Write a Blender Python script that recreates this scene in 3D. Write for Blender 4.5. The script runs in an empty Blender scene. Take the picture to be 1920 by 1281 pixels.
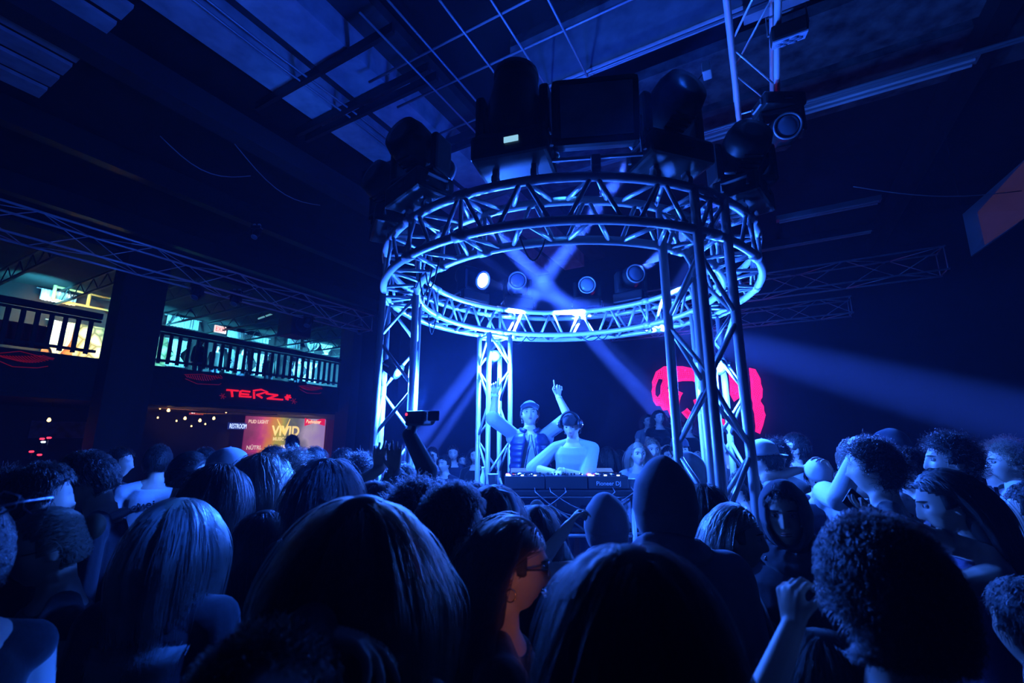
import bpy, bmesh, math, random
import numpy as np
from mathutils import Vector, Matrix, Euler
PI = math.pi; R = math.radians
random.seed(7); rng = np.random.default_rng(7)
SC = bpy.context.scene; COL = SC.collection
# ------------------------------------------------------------------ geometry of the view
F = 853.0; TH = math.atan((825-640.5)/F); CZ = 1.75; A = R(29.2)
def ray(px, py):
    v = 640.5-py
    return Vector((px-960, F*math.cos(TH)-v*math.sin(TH), F*math.sin(TH)+v*math.cos(TH)))
def atY(px, py, Y):
    r = ray(px, py); return r*(Y/r.y)+Vector((0, 0, CZ))
def atZ(px, py, z):
    r = ray(px, py); return r*((z-CZ)/r.z)+Vector((0, 0, CZ))
def W(p, s, z): return Vector((p*math.cos(A)+s*math.sin(A), -p*math.sin(A)+s*math.cos(A), z))
def ps(P): return (P.x*math.cos(A)-P.y*math.sin(A), P.x*math.sin(A)+P.y*math.cos(A), P.z)
def onp(px, py, p):
    r = ray(px, py); k = p/(r.x*math.cos(A)-r.y*math.sin(A)); return ps(r*k+Vector((0, 0, CZ)))
def ons(px, py, s):
    r = ray(px, py); k = s/(r.x*math.sin(A)+r.y*math.cos(A)); return ps(r*k+Vector((0, 0, CZ)))
# ------------------------------------------------------------------ materials
MATS = {}
def mat(name, col=(.5, .5, .5), rough=.6, metal=0., emit=None, es=1., spec=.5, trans=0., noise=None, sheen=0., bump=0., bscale=40.):
    if name in MATS: return MATS[name]
    m = bpy.data.materials.new(name); m.use_nodes = True; nt = m.node_tree; b = nt.nodes['Principled BSDF']
    b.inputs['Base Color'].default_value = (*col, 1); b.inputs['Roughness'].default_value = rough
    b.inputs['Metallic'].default_value = metal; b.inputs['Specular IOR Level'].default_value = spec
    if trans: b.inputs['Transmission Weight'].default_value = trans
    if sheen: b.inputs['Sheen Weight'].default_value = sheen
    if emit: b.inputs['Emission Color'].default_value = (*emit, 1); b.inputs['Emission Strength'].default_value = es
    if noise or bump:
        tc = nt.nodes.new('ShaderNodeTexCoord'); n = nt.nodes.new('ShaderNodeTexNoise')
        n.inputs['Scale'].default_value = noise[1] if noise else bscale; n.inputs['Detail'].default_value = 4
        nt.links.new(tc.outputs['Object'], n.inputs['Vector'])
        if noise:
            cr = nt.nodes.new('ShaderNodeValToRGB'); cr.color_ramp.elements[0].position = .35; cr.color_ramp.elements[1].position = .7
            cr.color_ramp.elements[0].color = (*col, 1); cr.color_ramp.elements[1].color = (*noise[0], 1)
            nt.links.new(n.outputs['Fac'], cr.inputs['Fac']); nt.links.new(cr.outputs['Color'], b.inputs['Base Color'])
        if bump:
            bp = nt.nodes.new('ShaderNodeBump'); bp.inputs['Strength'].default_value = bump; bp.inputs['Distance'].default_value = .01
            nt.links.new(n.outputs['Fac'], bp.inputs['Height']); nt.links.new(bp.outputs['Normal'], b.inputs['Normal'])
    MATS[name] = m; return m
ALU = mat('aluminium', (.80, .81, .83), .36, .30, bump=.05, bscale=60)
BLK = mat('black_plastic', (.012, .012, .014), .42)
BLKM = mat('black_metal', (.02, .02, .022), .5, .3)
DARK = mat('dark_wall_paint', (.014, .014, .018), .85, noise=((.009, .009, .012), 2.))
CEIL = mat('dark_deck', (.006, .007, .008), .9, noise=((.012, .012, .014), 1.5))
CONC = mat('concrete', (.55, .55, .56), .85, noise=((.36, .36, .38), 5.), bump=.2, bscale=25)
PEEL = mat('peeling_plaster', (.13, .135, .14), .85, noise=((.02, .02, .025), 5.), bump=.3, bscale=18)
FLOORM = mat('floor_concrete', (.05, .05, .05), .5, noise=((.03, .03, .03), 3.))
GALV = mat('galvanised_steel', (.35, .36, .38), .5, .4)
GLASS = mat('lens_glass', (.25, .3, .4), .05, .3, spec=.9)
# ------------------------------------------------------------------ mesh helpers
class MB:
    def __init__(s): s.v = []; s.f = []; s.mi = []
    def add(s, V, Fc, mi=0):
        o = len(s.v); s.v += [tuple(v) for v in V]; s.f += [tuple(i+o for i in f) for f in Fc]; s.mi += [mi]*len(Fc); return s
    def box(s, c, d, rot=None, mi=0, bev=0):
        x, y, z = d[0]/2, d[1]/2, d[2]/2
        if bev:
            b = min(bev, x*.9, y*.9, z*.9); pts = []
            bm = bmesh.new(); bmesh.ops.create_cube(bm, size=1)
            for v in bm.verts: v.co = Vector((v.co.x*2*x, v.co.y*2*y, v.co.z*2*z))
            bmesh.ops.bevel(bm, geom=list(bm.edges), offset=b, segments=2, profile=.6, affect='EDGES')
            bm.verts.index_update(); V = [v.co.copy() for v in bm.verts]; Fc = [[v.index for v in f.verts] for f in bm.faces]; bm.free()
        else:
            V = [Vector((i*x, j*y, k*z)) for i in (-1, 1) for j in (-1, 1) for k in (-1, 1)]
            Fc = [(0, 1, 3, 2), (4, 6, 7, 5), (0, 4, 5, 1), (2, 3, 7, 6), (0, 2, 6, 4), (1, 5, 7, 3)]
        if rot is not None: V = [rot @ v for v in V]
        c = Vector(c); return s.add([v+c for v in V], Fc, mi)
    def tube(s, a, b, r, r2=None, n=10, mi=0, cap=True):
        a = Vector(a); b = Vector(b); r2 = r if r2 is None else r2; d = (b-a)
        q = d.to_track_quat('Z', 'Y'); V = []
        for c, rr in ((a, r), (b, r2)):
            for i in range(n):
                t = 2*PI*i/n; V.append(c+q @ Vector((rr*math.cos(t), rr*math.sin(t), 0)))
        Fc = [(i, (i+1) % n, n+(i+1) % n, n+i) for i in range(n)]
        if cap: Fc += [tuple(range(n-1, -1, -1)), tuple(range(n, 2*n))]
        return s.add(V, Fc, mi)
    def path(s, pts, r, n=8, closed=False, mi=0, flat=None):
        pts = [Vector(p) for p in pts]; m = len(pts); V = []; up = Vector((0, 0, 1))
        for k, p in enumerate(pts):
            t = (pts[(k+1) % m]-pts[k-1]) if closed or 0 < k < m-1 else (pts[min(k+1, m-1)]-pts[max(k-1, 0)])
            t.normalize(); x = t.cross(up)
            if x.length < 1e-3: x = t.cross(Vector((0, 1, 0)))
            x.normalize(); y = x.cross(t)
            rr = r[k] if isinstance(r, (list, tuple)) else r
            for i in range(n):
                a = 2*PI*i/n; V.append(p+x*rr*math.cos(a)+y*(rr*(flat or 1))*math.sin(a))
        Fc = []
        for k in range(m if closed else m-1):
            k2 = (k+1) % m
            for i in range(n): Fc.append((k*n+i, k*n+(i+1) % n, k2*n+(i+1) % n, k2*n+i))
        if not closed: Fc += [tuple(range(n-1, -1, -1)), tuple(range((m-1)*n, m*n))]
        return s.add(V, Fc, mi)
    def lathe(s, prof, c=(0, 0, 0), rot=None, n=20, mi=0):
        V = []; c = Vector(c)
        for (r, z) in prof:
            for i in range(n):
                a = 2*PI*i/n; v = Vector((r*math.cos(a), r*math.sin(a), z)); V.append((rot @ v if rot is not None else v)+c)
        m = len(prof); Fc = [(k*n+i, k*n+(i+1) % n, (k+1)*n+(i+1) % n, (k+1)*n+i) for k in range(m-1) for i in range(n)]
        Fc += [tuple(range(n-1, -1, -1)), tuple(range((m-1)*n, m*n))]
        return s.add(V, Fc, mi)
    def prism(s, poly, z0, z1, M=None, mi=0):
        n = len(poly); V = [Vector((x, y, z0)) for x, y in poly]+[Vector((x, y, z1)) for x, y in poly]
        if M is not None: V = [M @ v for v in V]
        return s.add(V, [tuple(range(n-1, -1, -1)), tuple(range(n, 2*n))]+[(i, (i+1) % n, n+(i+1) % n, n+i) for i in range(n)], mi)
    def build(s, name, m, parent=None, smooth=False, M=None):
        me = bpy.data.meshes.new(name); me.from_pydata([tuple(v) for v in s.v], [], s.f)
        for x in (m if isinstance(m, (list, tuple)) else [m]): me.materials.append(x)
        if any(s.mi): me.polygons.foreach_set('material_index', s.mi)
        if smooth: me.polygons.foreach_set('use_smooth', [True]*len(me.polygons))
        me.update(); o = bpy.data.objects.new(name, me); COL.objects.link(o)
        if parent is not None: o.parent = parent
        if M is not None: o.matrix_local = M
        return o
def tag(o, label=None, cat=None, group=None, kind=None):
    if label: o['label'] = label
    if cat: o['category'] = cat
    if group: o['group'] = group
    if kind: o['kind'] = kind
    return o
def empty(name, loc=(0, 0, 0), rz=0, label=None, cat=None, group=None, rot=None):
    o = bpy.data.objects.new(name, None); COL.objects.link(o); o.location = loc; o.rotation_euler = rot if rot else (0, 0, rz); o.empty_display_size = .1
    return tag(o, label, cat, group)
def struct(name, mb, m, label=None):
    o = mb.build(name, m); o['kind'] = 'structure'
    if label: o['label'] = label
    return o
def rot_to_room(V): return [W(*v) for v in V]
def rbox(mb, p0, p1, s0, s1, z0, z1, mi=0):
    V = [W(p, s, z) for p in (p0, p1) for s in (s0, s1) for z in (z0, z1)]
    return mb.add(V, [(0, 1, 3, 2), (4, 6, 7, 5), (0, 4, 5, 1), (2, 3, 7, 6), (0, 2, 6, 4), (1, 5, 7, 3)], mi)
def light(name, typ, loc, energy, col, size=.1, target=None, angle=None, blend=.3, parent=None):
    d = bpy.data.lights.new(name, typ); d.energy = energy; d.color = col
    if typ == 'AREA': d.size = size
    else: d.shadow_soft_size = size
    if typ == 'SPOT': d.spot_size = angle; d.spot_blend = blend
    o = bpy.data.objects.new(name, d); COL.objects.link(o); o.location = loc
    if target is not None: o.rotation_euler = (Vector(target)-Vector(loc)).to_track_quat('-Z', 'Y').to_euler()
    return o
BLUE = (.018, .12, 1.0)
# ------------------------------------------------------------------ camera
cd = bpy.data.cameras.new('camera'); cam = bpy.data.objects.new('camera', cd); COL.objects.link(cam)
cam.location = (0, 0, CZ); cam.rotation_euler = (PI/2+TH, 0, 0); cd.lens = F*36/1920; cd.sensor_width = 36; cd.clip_start = .05; cd.clip_end = 100
cd.dof.use_dof = True; cd.dof.focus_distance = 4.2; cd.dof.aperture_fstop = 3.2
SC.camera = cam
SC.view_settings.view_transform = 'Standard'; SC.view_settings.look = 'None'; SC.view_settings.gamma = 1; SC.view_settings.exposure = 0
cy = SC.cycles
cy.volume_bounces = 0; cy.max_bounces = 3; cy.diffuse_bounces = 1; cy.glossy_bounces = 2; cy.transmission_bounces = 3; cy.transparent_max_bounces = 6
cy.use_denoising = True; cy.use_adaptive_sampling = True; cy.adaptive_threshold = .05; cy.use_light_tree = False; cy.sample_clamp_indirect = 3
w = bpy.data.worlds.new('world'); SC.world = w; w.use_nodes = True
w.node_tree.nodes['Background'].inputs[0].default_value = (.004, .02, .06, 1); w.node_tree.nodes['Background'].inputs[1].default_value = .012
# ------------------------------------------------------------------ room shell  (p = across, s = along the hall, z = up)
CH = 6.3
mb = MB(); rbox(mb, -19, 13, -6, 14, -.12, 0); rbox(mb, -19, -13.1, 14, 17.3, -.12, 0); struct('floor', mb, FLOORM)
mb = MB(); rbox(mb, -19, 13, -6, 14, CH+.9, CH+1.02); rbox(mb, -19, -13.1, 14, 17.3, CH+.9, CH+1.02); struct('ceiling', mb, CEIL)
mb = MB(); rbox(mb, -13.3, 13, 13.9, 14.05, 0, CH+.9); struct('wall_rear', mb, DARK)
mb = MB(); rbox(mb, 12.9, 13.05, -6, 14, 0, CH+.9); struct('wall_right', mb, DARK)
mb = MB(); rbox(mb, -19, 13, -6.15, -6, 0, CH+.9); struct('wall_front', mb, DARK)
mb = MB(); rbox(mb, -18.9, -18.75, -6, 17.3, 0, CH+.9); struct('wall_left', mb, DARK)
mb = MB(); rbox(mb, -18.75, -13.1, 17.1, 17.3, 0, CH+.9); struct('wall_corner', mb, DARK)
mb = MB(); rbox(mb, -13.4, -13.1, 11.2, 17.1, 0, CH+.9); struct('wall_return', mb, DARK)
# double-tee concrete roof panels over the hall, each strip its own
n = 0
for p0, p1, s0, s1 in ((-5.35, -4.93, -2, 11.0), (-4.48, -3.92, -2, 11.0)):
    mb = MB(); rbox(mb, p0, p1, s0, s1, CH, CH+.5)
    o = struct('trim_%d' % (n+1), mb, CONC, 'pale concrete roof strip running along the hall'); n += 1
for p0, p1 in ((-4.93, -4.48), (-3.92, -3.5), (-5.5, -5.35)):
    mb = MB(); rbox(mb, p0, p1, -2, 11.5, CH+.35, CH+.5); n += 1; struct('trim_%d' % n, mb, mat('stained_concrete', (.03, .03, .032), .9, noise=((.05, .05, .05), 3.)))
for p0, p1, s0, s1 in ((-2.6, 0.2, 4.6, 5.35), (.2, 6., 4.75, 5.4)):
    mb = MB(); rbox(mb, p0, p1, s0, s0+.12, CH-.1, CH+.9); rbox(mb, p0, p1, s0, s1, CH+.75, CH+.9, 1); n += 1; struct('trim_%d' % n, mb, [CONC, PEEL], 'stained concrete girder across the roof')
for sp in (5.5, 6.6):
    mb = MB(); rbox(mb, -3.4, 5., sp, sp+.95, CH+.25, CH+.4); n += 1; struct('trim_%d' % n, mb, PEEL)
# faint corrugated panels, upper left
for k in range(7):
    mb = MB(); rbox(mb, -8.6+k*.42, -8.3+k*.42, -.6, 1.6, CH+.2, CH+.25); n += 1; struct('trim_%d' % n, mb, CONC)
mb = MB(); rbox(mb, -6.75, -6.45, -2, 12, CH-.1, CH+.25); n += 1; struct('trim_%d' % n, mb, mat('beam_paint', (.03, .03, .035), .8))
for pp in (-9.5, -12.2, 2.6, 5.4, 8.2):
    mb = MB(); rbox(mb, pp, pp+.22, -5, 13.8, CH, CH+.4); n += 1; struct('trim_%d' % n, mb, BLKM)
# cross purlins under the strips
def bar(name, pts, r, m, label, cat, group=None, n_=8):
    mb = MB(); mb.path(pts, r, n_); o = mb.build(name, m, smooth=True); return tag(o, label, cat, group)
for k, s in enumerate((3.0, 3.62, 3.78, 4.9, 5.05)):
    mb = MB(); rbox(mb, -5.7, -3.2, s, s+.05, CH-.14, CH-.02)
    tag(mb.build('ceiling_purlin', BLKM), 'thin dark steel purlin crossing under the lit blue roof strips', 'beam', 'purlins under the roof strips')
for k, p in enumerate((-4.75, -4.62)):
    bar('conduit_pipe', [W(p+.02*math.sin(s*2), s, CH-.1) for s in np.linspace(0, 8, 20)], .014, GALV, ['thin conduit pipe hanging between the two lit roof strips', 'second thinner conduit beside the one between the lit roof strips'][k], 'pipe')
# suspended pipe grid, upper middle
for k, p in enumerate((-3.25, -2.9, -2.45, -2.0, -1.5)):
    bar('grid_pipe', [W(p, 2.6, CH-.25), W(p, 5.2, CH-.25)], .013, GALV, 'thin pipe of the suspended grid running along the hall', 'pipe', 'lengthwise pipes of the ceiling grid')
for k, s in enumerate((3.35, 3.85, 4.55)):
    bar('grid_cross_pipe', [W(-3.9, s, CH-.22), W(1.2, s, CH-.22)], .015, GALV, 'thin pipe of the suspended grid crossing the hall', 'pipe', 'cross pipes of the ceiling grid')
for k, s in enumerate((6.2, 6.32)):
    bar('sprinkler_pipe', [W(-4.2, s, CH-.35+.05*k), W(5.5, s, CH-.35+.05*k)], .022, GALV, ['blue-lit service pipe crossing the roof behind the rig', 'parallel service pipe just behind the first one'][k], 'pipe')
# long fluorescent strip housings on the right
for k, (a, b) in enumerate((((1290, 255), (1825, 122)), ((1455, 412), (1652, 372)), ((1420, 470), (1640, 425)))):
    z = CH-.25
    A0 = ps(atZ(*a, z)); B0 = ps(atZ(*b, z)); sm = (A0[1]+B0[1])/2
    t = empty('strip_light_fixture', W((A0[0]+B0[0])/2, sm, z), -A, ['long unlit strip light housing under the roof at upper right', 'shorter unlit strip housing under the roof right of the ring truss', 'dim lowest strip housing right of the ring truss'][k], 'light fixture')
    L = abs(B0[0]-A0[0]); mb = MB(); mb.box((0, 0, 0), (L, .16, .09), bev=.01); mb.build('housing', GALV if k < 2 else BLKM, t)
    mb = MB(); mb.tube((-L/2+.05, -.05, -.06), (L/2-.05, -.05, -.06), .018); mb.build('tube', mat('unlit_tube', (.7, .7, .7), .3), t)
    mb = MB(); mb.tube((-L/2+.05, .05, -.06), (L/2-.05, .05, -.06), .018); mb.build('tube', mat('unlit_tube'), t)
# ------------------------------------------------------------------ trusses
def straight_truss(name, M, L, w, tr, label, cat='truss', bay=None, br=.011, group=None, bays_both=True):
    """box truss along local +Y starting at the origin of M, section w x w centred on the axis"""
    t = empty(name, label=label, cat=cat, group=group); t.matrix_world = M
    h = w/2
    for x in (-h, h):
        for z in (-h, h):
            mb = MB(); mb.tube((x, 0, z), (x, L, z), tr, n=14); mb.build('chord', ALU, t, True)
    bay = bay or w*1.6; nb = max(2, round(L/bay)); b = L/nb
    for f in range(4):
        c = [(-h, -h), (h, -h), (h, h), (-h, h)]; a0 = c[f]; a1 = c[(f+1) % 4]
        for k in range(nb):
            q0, q1 = (a0, a1) if (k+f) % 2 == 0 else (a1, a0)
            mb = MB(); mb.tube((q0[0], k*b+.02, q0[1]), (q1[0], (k+1)*b-.02, q1[1]), br, n=8); mb.build('brace', ALU, t, True)
        for y in (.03, L-.03):
            mb = MB(); mb.tube((a0[0], y, a0[1]), (a1[0], y, a1[1]), br, n=8); mb.build('end_bar', ALU, t, True)
    return t
RC = Vector((.42, 3.5)); RO = 1.4; RI = 1.16; ZL = CZ+1.08; ZU = ZL+.24; CW = .24; TR = .025
def rp(a, r, z): return Vector((RC.x+r*math.cos(a), RC.y+r*math.sin(a), z))
ring = empty('ring_truss', (RC.x, RC.y, ZL), 0, 'circular silver box truss carried on four columns above the performers', 'truss')
o3 = Vector((RC.x, RC.y, ZL))
for r, z in ((RO, ZL), (RI, ZL), (RO, ZU), (RI, ZU)):
    mb = MB(); mb.path([rp(2*PI*i/128, r, z)-o3 for i in range(128)], TR, 14, closed=True); mb.build('chord', ALU, ring, True)
rear = MB(); NB = 24
for i in range(NB):
    a0 = 2*PI*(i+.04)/NB; am = 2*PI*(i+.5)/NB; a1 = 2*PI*(i+.96)/NB
    mid = (am*180/PI) % 360
    for (ra, za, rb, zb) in ((RO, ZU, RO, ZL), (RI, ZU, RI, ZL), (RO, ZL, RI, ZL), (RO, ZU, RI, ZU)):
        for (s, e) in ((a0, am-.03), (a1, am+.03)):
            front = 180 < mid < 360
            m_ = MB() if front else rear
            m_.tube(rp(s, ra, za)-o3, rp(e, rb, zb)-o3, .0125, n=8)
            if front: m_.build('brace', ALU, ring, True)
rb_ = rear.build('brace', ALU, ring, True); rb_['kind'] = 'stuff'
for a in (R(40), R(118), R(160), R(222), R(240), R(298), R(318), R(345)):
    mb = MB()
    for r in (RO, RI): mb.tube(rp(a, r, ZL)-o3, rp(a, r, ZU)-o3, .0125, n=8)
    for z in (ZL, ZU): mb.tube(rp(a, RO, z)-o3, rp(a, RI, z)-o3, .0125, n=8)
    mb.build('joint_frame', ALU, ring, True)
    for r in (RO, RI):
        for z in (ZL, ZU): mb = MB(); mb.tube(rp(a-.03, r, z)-o3, rp(a+.03, r, z)-o3, .031, n=14); mb.build('joint_sleeve', ALU, ring, True)
COLA = (R(298), R(186), R(118), R(8)); RM = (RO+RI)/2
cl = ['nearest truss column, right of the two performers', 'truss column at the left of the ring', 'rear truss column behind the left performer with the glaring lamp', 'rear right truss column seen behind the nearest column']
for a, l in zip(COLA, cl):
    M = Matrix.Translation(rp(a, RM, 0)) @ Matrix.Rotation(a, 4, 'Z') @ Matrix.Rotation(PI/2, 4, 'X')   # local Y -> up
    t = straight_truss('truss_column', M, (ZU if a == COLA[0] else ZL)-.01, CW, TR, 'silver box truss column, '+l if 'truss' not in l else 'silver '+l, bay=.34, br=.0125)
    mb = MB(); mb.box((0, .005, 0), (.40, .012, .40)); mb.build('base_plate', GALV, t)
def room_truss(name, p, s0, L, z, w, label, along='s', **k):
    if along == 's': M = Matrix.Translation(W(p, s0, z)) @ Matrix.Rotation(-A, 4, 'Z')
    else: M = Matrix.Translation(W(p, s0, z)) @ Matrix.Rotation(-A-PI/2, 4, 'Z')
    return straight_truss(name, M, L, w, .021, label, **k)
room_truss('lighting_truss', -10.0, -1.0, 10.2, 5.06, .46, 'long blue-edged box truss in front of the balcony at left', bay=.8, br=.009)
room_truss('lighting_truss', -3.2, 11.8, 6.6, 5.28, .48, 'box truss crossing the hall right of the ring', along='p', bay=.8, br=.01)
room_truss('lighting_truss', -4.0, 13.2, 6.0, 4.9, .4, 'fainter lower box truss further back behind the right-hand crossing truss', along='p', bay=.7, br=.009)
t = room_truss('lighting_truss', .17, -.6, 4.75, 4.48, .27, 'bright blue overhead truss ending above the right of the ring', bay=.62, br=.0075)
mb = MB()
for k, (dp, ds) in enumerate(((.0, 3.9), (.33, 4.0))):
    bar('hanging_rod', [W(dp+.02, ds, 4.6), W(dp+.1, ds-.2, CH+.2)], .012, GALV, ['suspension rod above the end of the overhead truss', 'second suspension rod behind the first above the overhead truss'][k], 'rod')
# ------------------------------------------------------------------ haze fills the hall
nt = w.node_tree; vs = nt.nodes.new('ShaderNodeVolumeScatter'); nt.links.new(vs.outputs[0], nt.nodes['World Output'].inputs['Volume'])
vs.inputs['Color'].default_value = (.45, .55, 1, 1); vs.inputs['Density'].default_value = .0062; vs.inputs['Anisotropy'].default_value = .3
# ------------------------------------------------------------------ moving heads, blinders
BEAM = (.05, .16, 1.0)
def moving_head(a, r, z, pan, tilt, label, size=1., beam=None, lens_on=0., inverted=False, group=None, loc=None, col=BEAM, ang=5.):
    """stands on the ring; tilt = elevation of the lens in degrees, pan = world heading (0 = +Y)"""
    base = Vector(loc) if loc is not None else rp(a, r, z)
    t = empty('moving_head_light', base, 0, label, 'stage light', group); S = size
    face = math.atan2(RC.x-base.x, -(RC.y-base.y)) if loc is None else 0
    Mb = Matrix.Rotation(a+PI/2 if loc is None else 0, 4, 'Z')
    sg = -1 if inverted else 1
    mb = MB(); mb.box((0, 0, sg*.125*S), (.38*S, .26*S, .13*S), bev=.02*S); mb.v = [tuple(Mb @ Vector(v)) for v in mb.v]; b = mb.build('base', BLK, t)
    for x in (-.2, .2):
        mb = MB(); mb.path([Mb @ Vector((x*S, y*S, sg*z_*S)) for y, z_ in ((-.07, .1), (-.07, .15), (.07, .15), (.07, .1))], .010*S, 6); mb.build('handle', GALV, b)
    mb = MB(); q = Mb @ Vector((.02*S, -.135*S, sg*.13*S)); mb.box(q, (.07*S, .006, .028*S), Mb.to_3x3()); mb.build('display', mat('display_glow', (.1, .1, .1), .3, emit=(.35, .75, 1.), es=.8) if lens_on < 0 else mat('display_dark', (.02, .03, .05), .2), b)
    for x in (-.1, .1):
        mb = MB(); c = Mb @ Vector((x*S, 0, sg*.01)); mb.box(c+Vector((0, 0, sg*.035)), (.03, .045, .05), Mb.to_3x3(), bev=.006)
        mb.lathe([(.036, -.015), (.036, .015), (.028, .015), (.028, -.015)], c, (Mb @ Matrix.Rotation(PI/2, 4, 'Y')).to_3x3(), 14); mb.build('clamp', GALV, t)
    Mp = Matrix.Rotation(pan, 4, 'Z')
    def T(v): return Mp @ Vector((v[0]*S, v[1]*S, sg*v[2]*S))
    mb = MB(); mb.box(T((0, 0, .215)), (.36*S, .16*S, .05*S), Mp.to_3x3(), bev=.02*S)
    for x in (-.165, .165): mb.box(T((x, 0, .33)), (.05*S, .15*S, .25*S), Mp.to_3x3(), bev=.018*S)
    mb.build('yoke', BLK, t)
    piv = T((0, 0, .40)); Mh = Mp @ Matrix.Rotation(tilt, 4, 'X')     # local +Y is the beam
    Rh = (Mh @ Matrix.Rotation(-PI/2, 4, 'X')).to_3x3()               # local Z -> beam
    prof = [(.06, -.20), (.115, -.19), (.135, -.13), (.138, 0), (.130, .05), (.118, .13), (.112, .17), (.118, .18), (.118, .20), (.098, .20)]
    mb = MB(); mb.lathe([(r_*S, z_*S) for r_, z_ in prof], piv, Rh, 28); h = mb.build('head', BLK, t, True)
    h.data.polygons.foreach_set('use_smooth', [len(p.vertices) == 4 for p in h.data.polygons])
    mb = MB()
    for k in range(7): mb.box(piv+Rh @ Vector((0, .139*S, (-.12+k*.03)*S)), (.12*S, .008, .01*S), Rh)
    mb.build('cooling_fins', BLKM, h)
    mb = MB(); mb.lathe([(.118*S, .19*S), (.118*S, .215*S), (.10*S, .215*S), (.10*S, .19*S)], piv, Rh, 28); mb.build('lens_ring', GALV, h, True)
    lm = mat('lens_lit', (.5, .8, 1), .2, emit=(.55, .82, 1.), es=14) if lens_on > 0 else GLASS
    mb = MB(); mb.lathe([(.097*S, .19*S), (.085*S, .205*S), (.05*S, .215*S), (.001, .218*S)], piv, Rh, 24); mb.build('lens', lm, h, True)
    if beam:
        p = base+piv+Rh @ Vector((0, 0, .235*S)); d = Rh @ Vector((0, 0, 1))
        light('beam', 'SPOT', p, beam*190, col, .035, p+d, R(ang), .25)
    return t
def aim(base, target, S=1.):
    piv = Vector(base)+Vector((0, 0, .40*S)); d = Vector(target)-piv
    return math.atan2(-d.x, d.y), math.atan2(d.z, math.hypot(d.x, d.y))
ZT = ZU+.03
X = atY(1030, 572, 4.1)          # where the beams cross inside the ring
def ring_head(deg, tgt, label, **k):
    b = rp(R(deg), RO-.02, ZT); pn, tl = aim(b, tgt, k.get('size', 1.)); return moving_head(R(deg), RO-.02, ZT, pn, tl, label, **k)
ring_head(224, atY(1075, 590, 4.6), 'black moving head standing on the front left of the ring, lens turned up', beam=8000)
ring_head(253, rp(R(253), RO-.3, ZT+3.), 'large black moving head on the ring front, pointing up, with small lit display', size=1.08, lens_on=-1)
ring_head(288, atY(965, 600, 4.6), 'black moving head on the ring front, right of the square blinder', beam=7500)
ring_head(318, atY(1180, 720, 5.6), 'moving head tangled in cables on the right of the ring under the overhead truss', beam=600, ang=5)
ring_head(203, atY(1190, 700, 6.0), 'dark moving head on the far left edge of the ring, half hidden', beam=420, ang=3.6)
ring_head(128, atY(1160, 592, 3.6), 'rear moving head with glaring white lens, leftmost of the four facing in', lens_on=1, beam=1300, size=.85)
ring_head(105, atY(960, 330, .9)+Vector((0, .5, 1)), 'rear moving head with round dark lens behind the crossing beams', size=.85)
ring_head(72.5, atY(1100, 380, 1.6), 'rear moving head with dim blue lens, third of the four facing in', size=.8)
ring_head(52.5, rp(R(316), RO, ZT+.14), 'rear moving head at right shooting a bright beam toward the right column', beam=1500, size=.85)
# square blinder on the ring front
b = rp(R(270.5), RO, ZT); t = empty('blinder_panel', b, R(-7), 'flat square black flood panel with grey glass on the ring front', 'stage light')
Mt = Matrix.Rotation(R(14), 4, 'X')
def tv(v): return Mt @ Vector(v)
mb = MB(); mb.box(tv((0, 0, .29)), (.44, .10, .34), Mt.to_3x3(), bev=.03); h = mb.build('housing', BLK, t)
mb = MB(); mb.box(tv((.005, -.052, .29)), (.36, .006, .26), Mt.to_3x3()); mb.build('glass', mat('grey_glass_reflection', (.55, .58, .62), .35, noise=((.25, .28, .32), 4.)), h)  # grey raised in the base colour to stand in for ambient reflection
mb = MB(); mb.path([(-.235, 0, .3), (-.235, 0, .08), (.235, 0, .08), (.235, 0, .3)], .012, 6); mb.build('yoke', GALV, t)
mb = MB(); mb.box((0, 0, .04), (.05, .05, .09), bev=.008); mb.lathe([(.036, -.02), (.036, .02), (.027, .02), (.027, -.02)], (0, 0, 0), Matrix.Rotation(PI/2, 3, 'Y'), 14); mb.build('clamp', GALV, t)
# extra fixtures by the overhead truss
pn, tl = aim(atY(1470, 255, 3.3), (0.4, 3.4, 1.5), .7)
moving_head(0, 0, 0, PI*.9, R(-20), 'small moving head clamped under the end of the overhead truss at upper right', size=.8, loc=W(.3, 3.6, 4.32), inverted=True)
light('added_hair_spot', 'SPOT', W(.17, 2.4, 4.1), 1900, (.012, .10, 1.), .06, (-.84, 1.36, 1.36), R(10), .8)  # added spot without a fixture, out of view, lights the blonde hair
t = empty('par_light', W(.36, 2.98, 4.36), -A, 'square flat lamp with seven round lenses on the overhead truss', 'stage light')
mb = MB(); mb.box((0, 0, -.06), (.2, .2, .09), Matrix.Rotation(R(28), 3, 'X'), bev=.015); h = mb.build('housing', BLKM, t)
fm = Matrix.Rotation(R(28), 3, 'X')
mb = MB(); mb.box(fm @ Vector((0, 0, -.047))+Vector((0, 0, -.06)), (.19, .19, .008), fm); mb.build('front_plate', mat('par_face', (.55, .6, .75), .35), h)
for k in range(7):
    q = (0, 0) if k == 0 else (.055*math.cos(k*PI/3), .055*math.sin(k*PI/3))
    mb = MB(); mb.lathe([(.021, -.006), (.021, .002), (.012, .006)], fm @ Vector((q[0], q[1], -.058))+Vector((0, 0, -.06)), fm @ Matrix.Rotation(PI, 3, 'X'), 14); mb.build('lens', GLASS, h, True)
mb = MB(); mb.path([(-.11, 0, -.04), (-.11, 0, .1), (.11, 0, .1), (.11, 0, -.04)], .008, 6); mb.build('bracket', GALV, t)
t = empty('junction_box', W(-.09, 3.2, 4.42), -A, 'small pale junction box on the side of the overhead truss', 'box')
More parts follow.
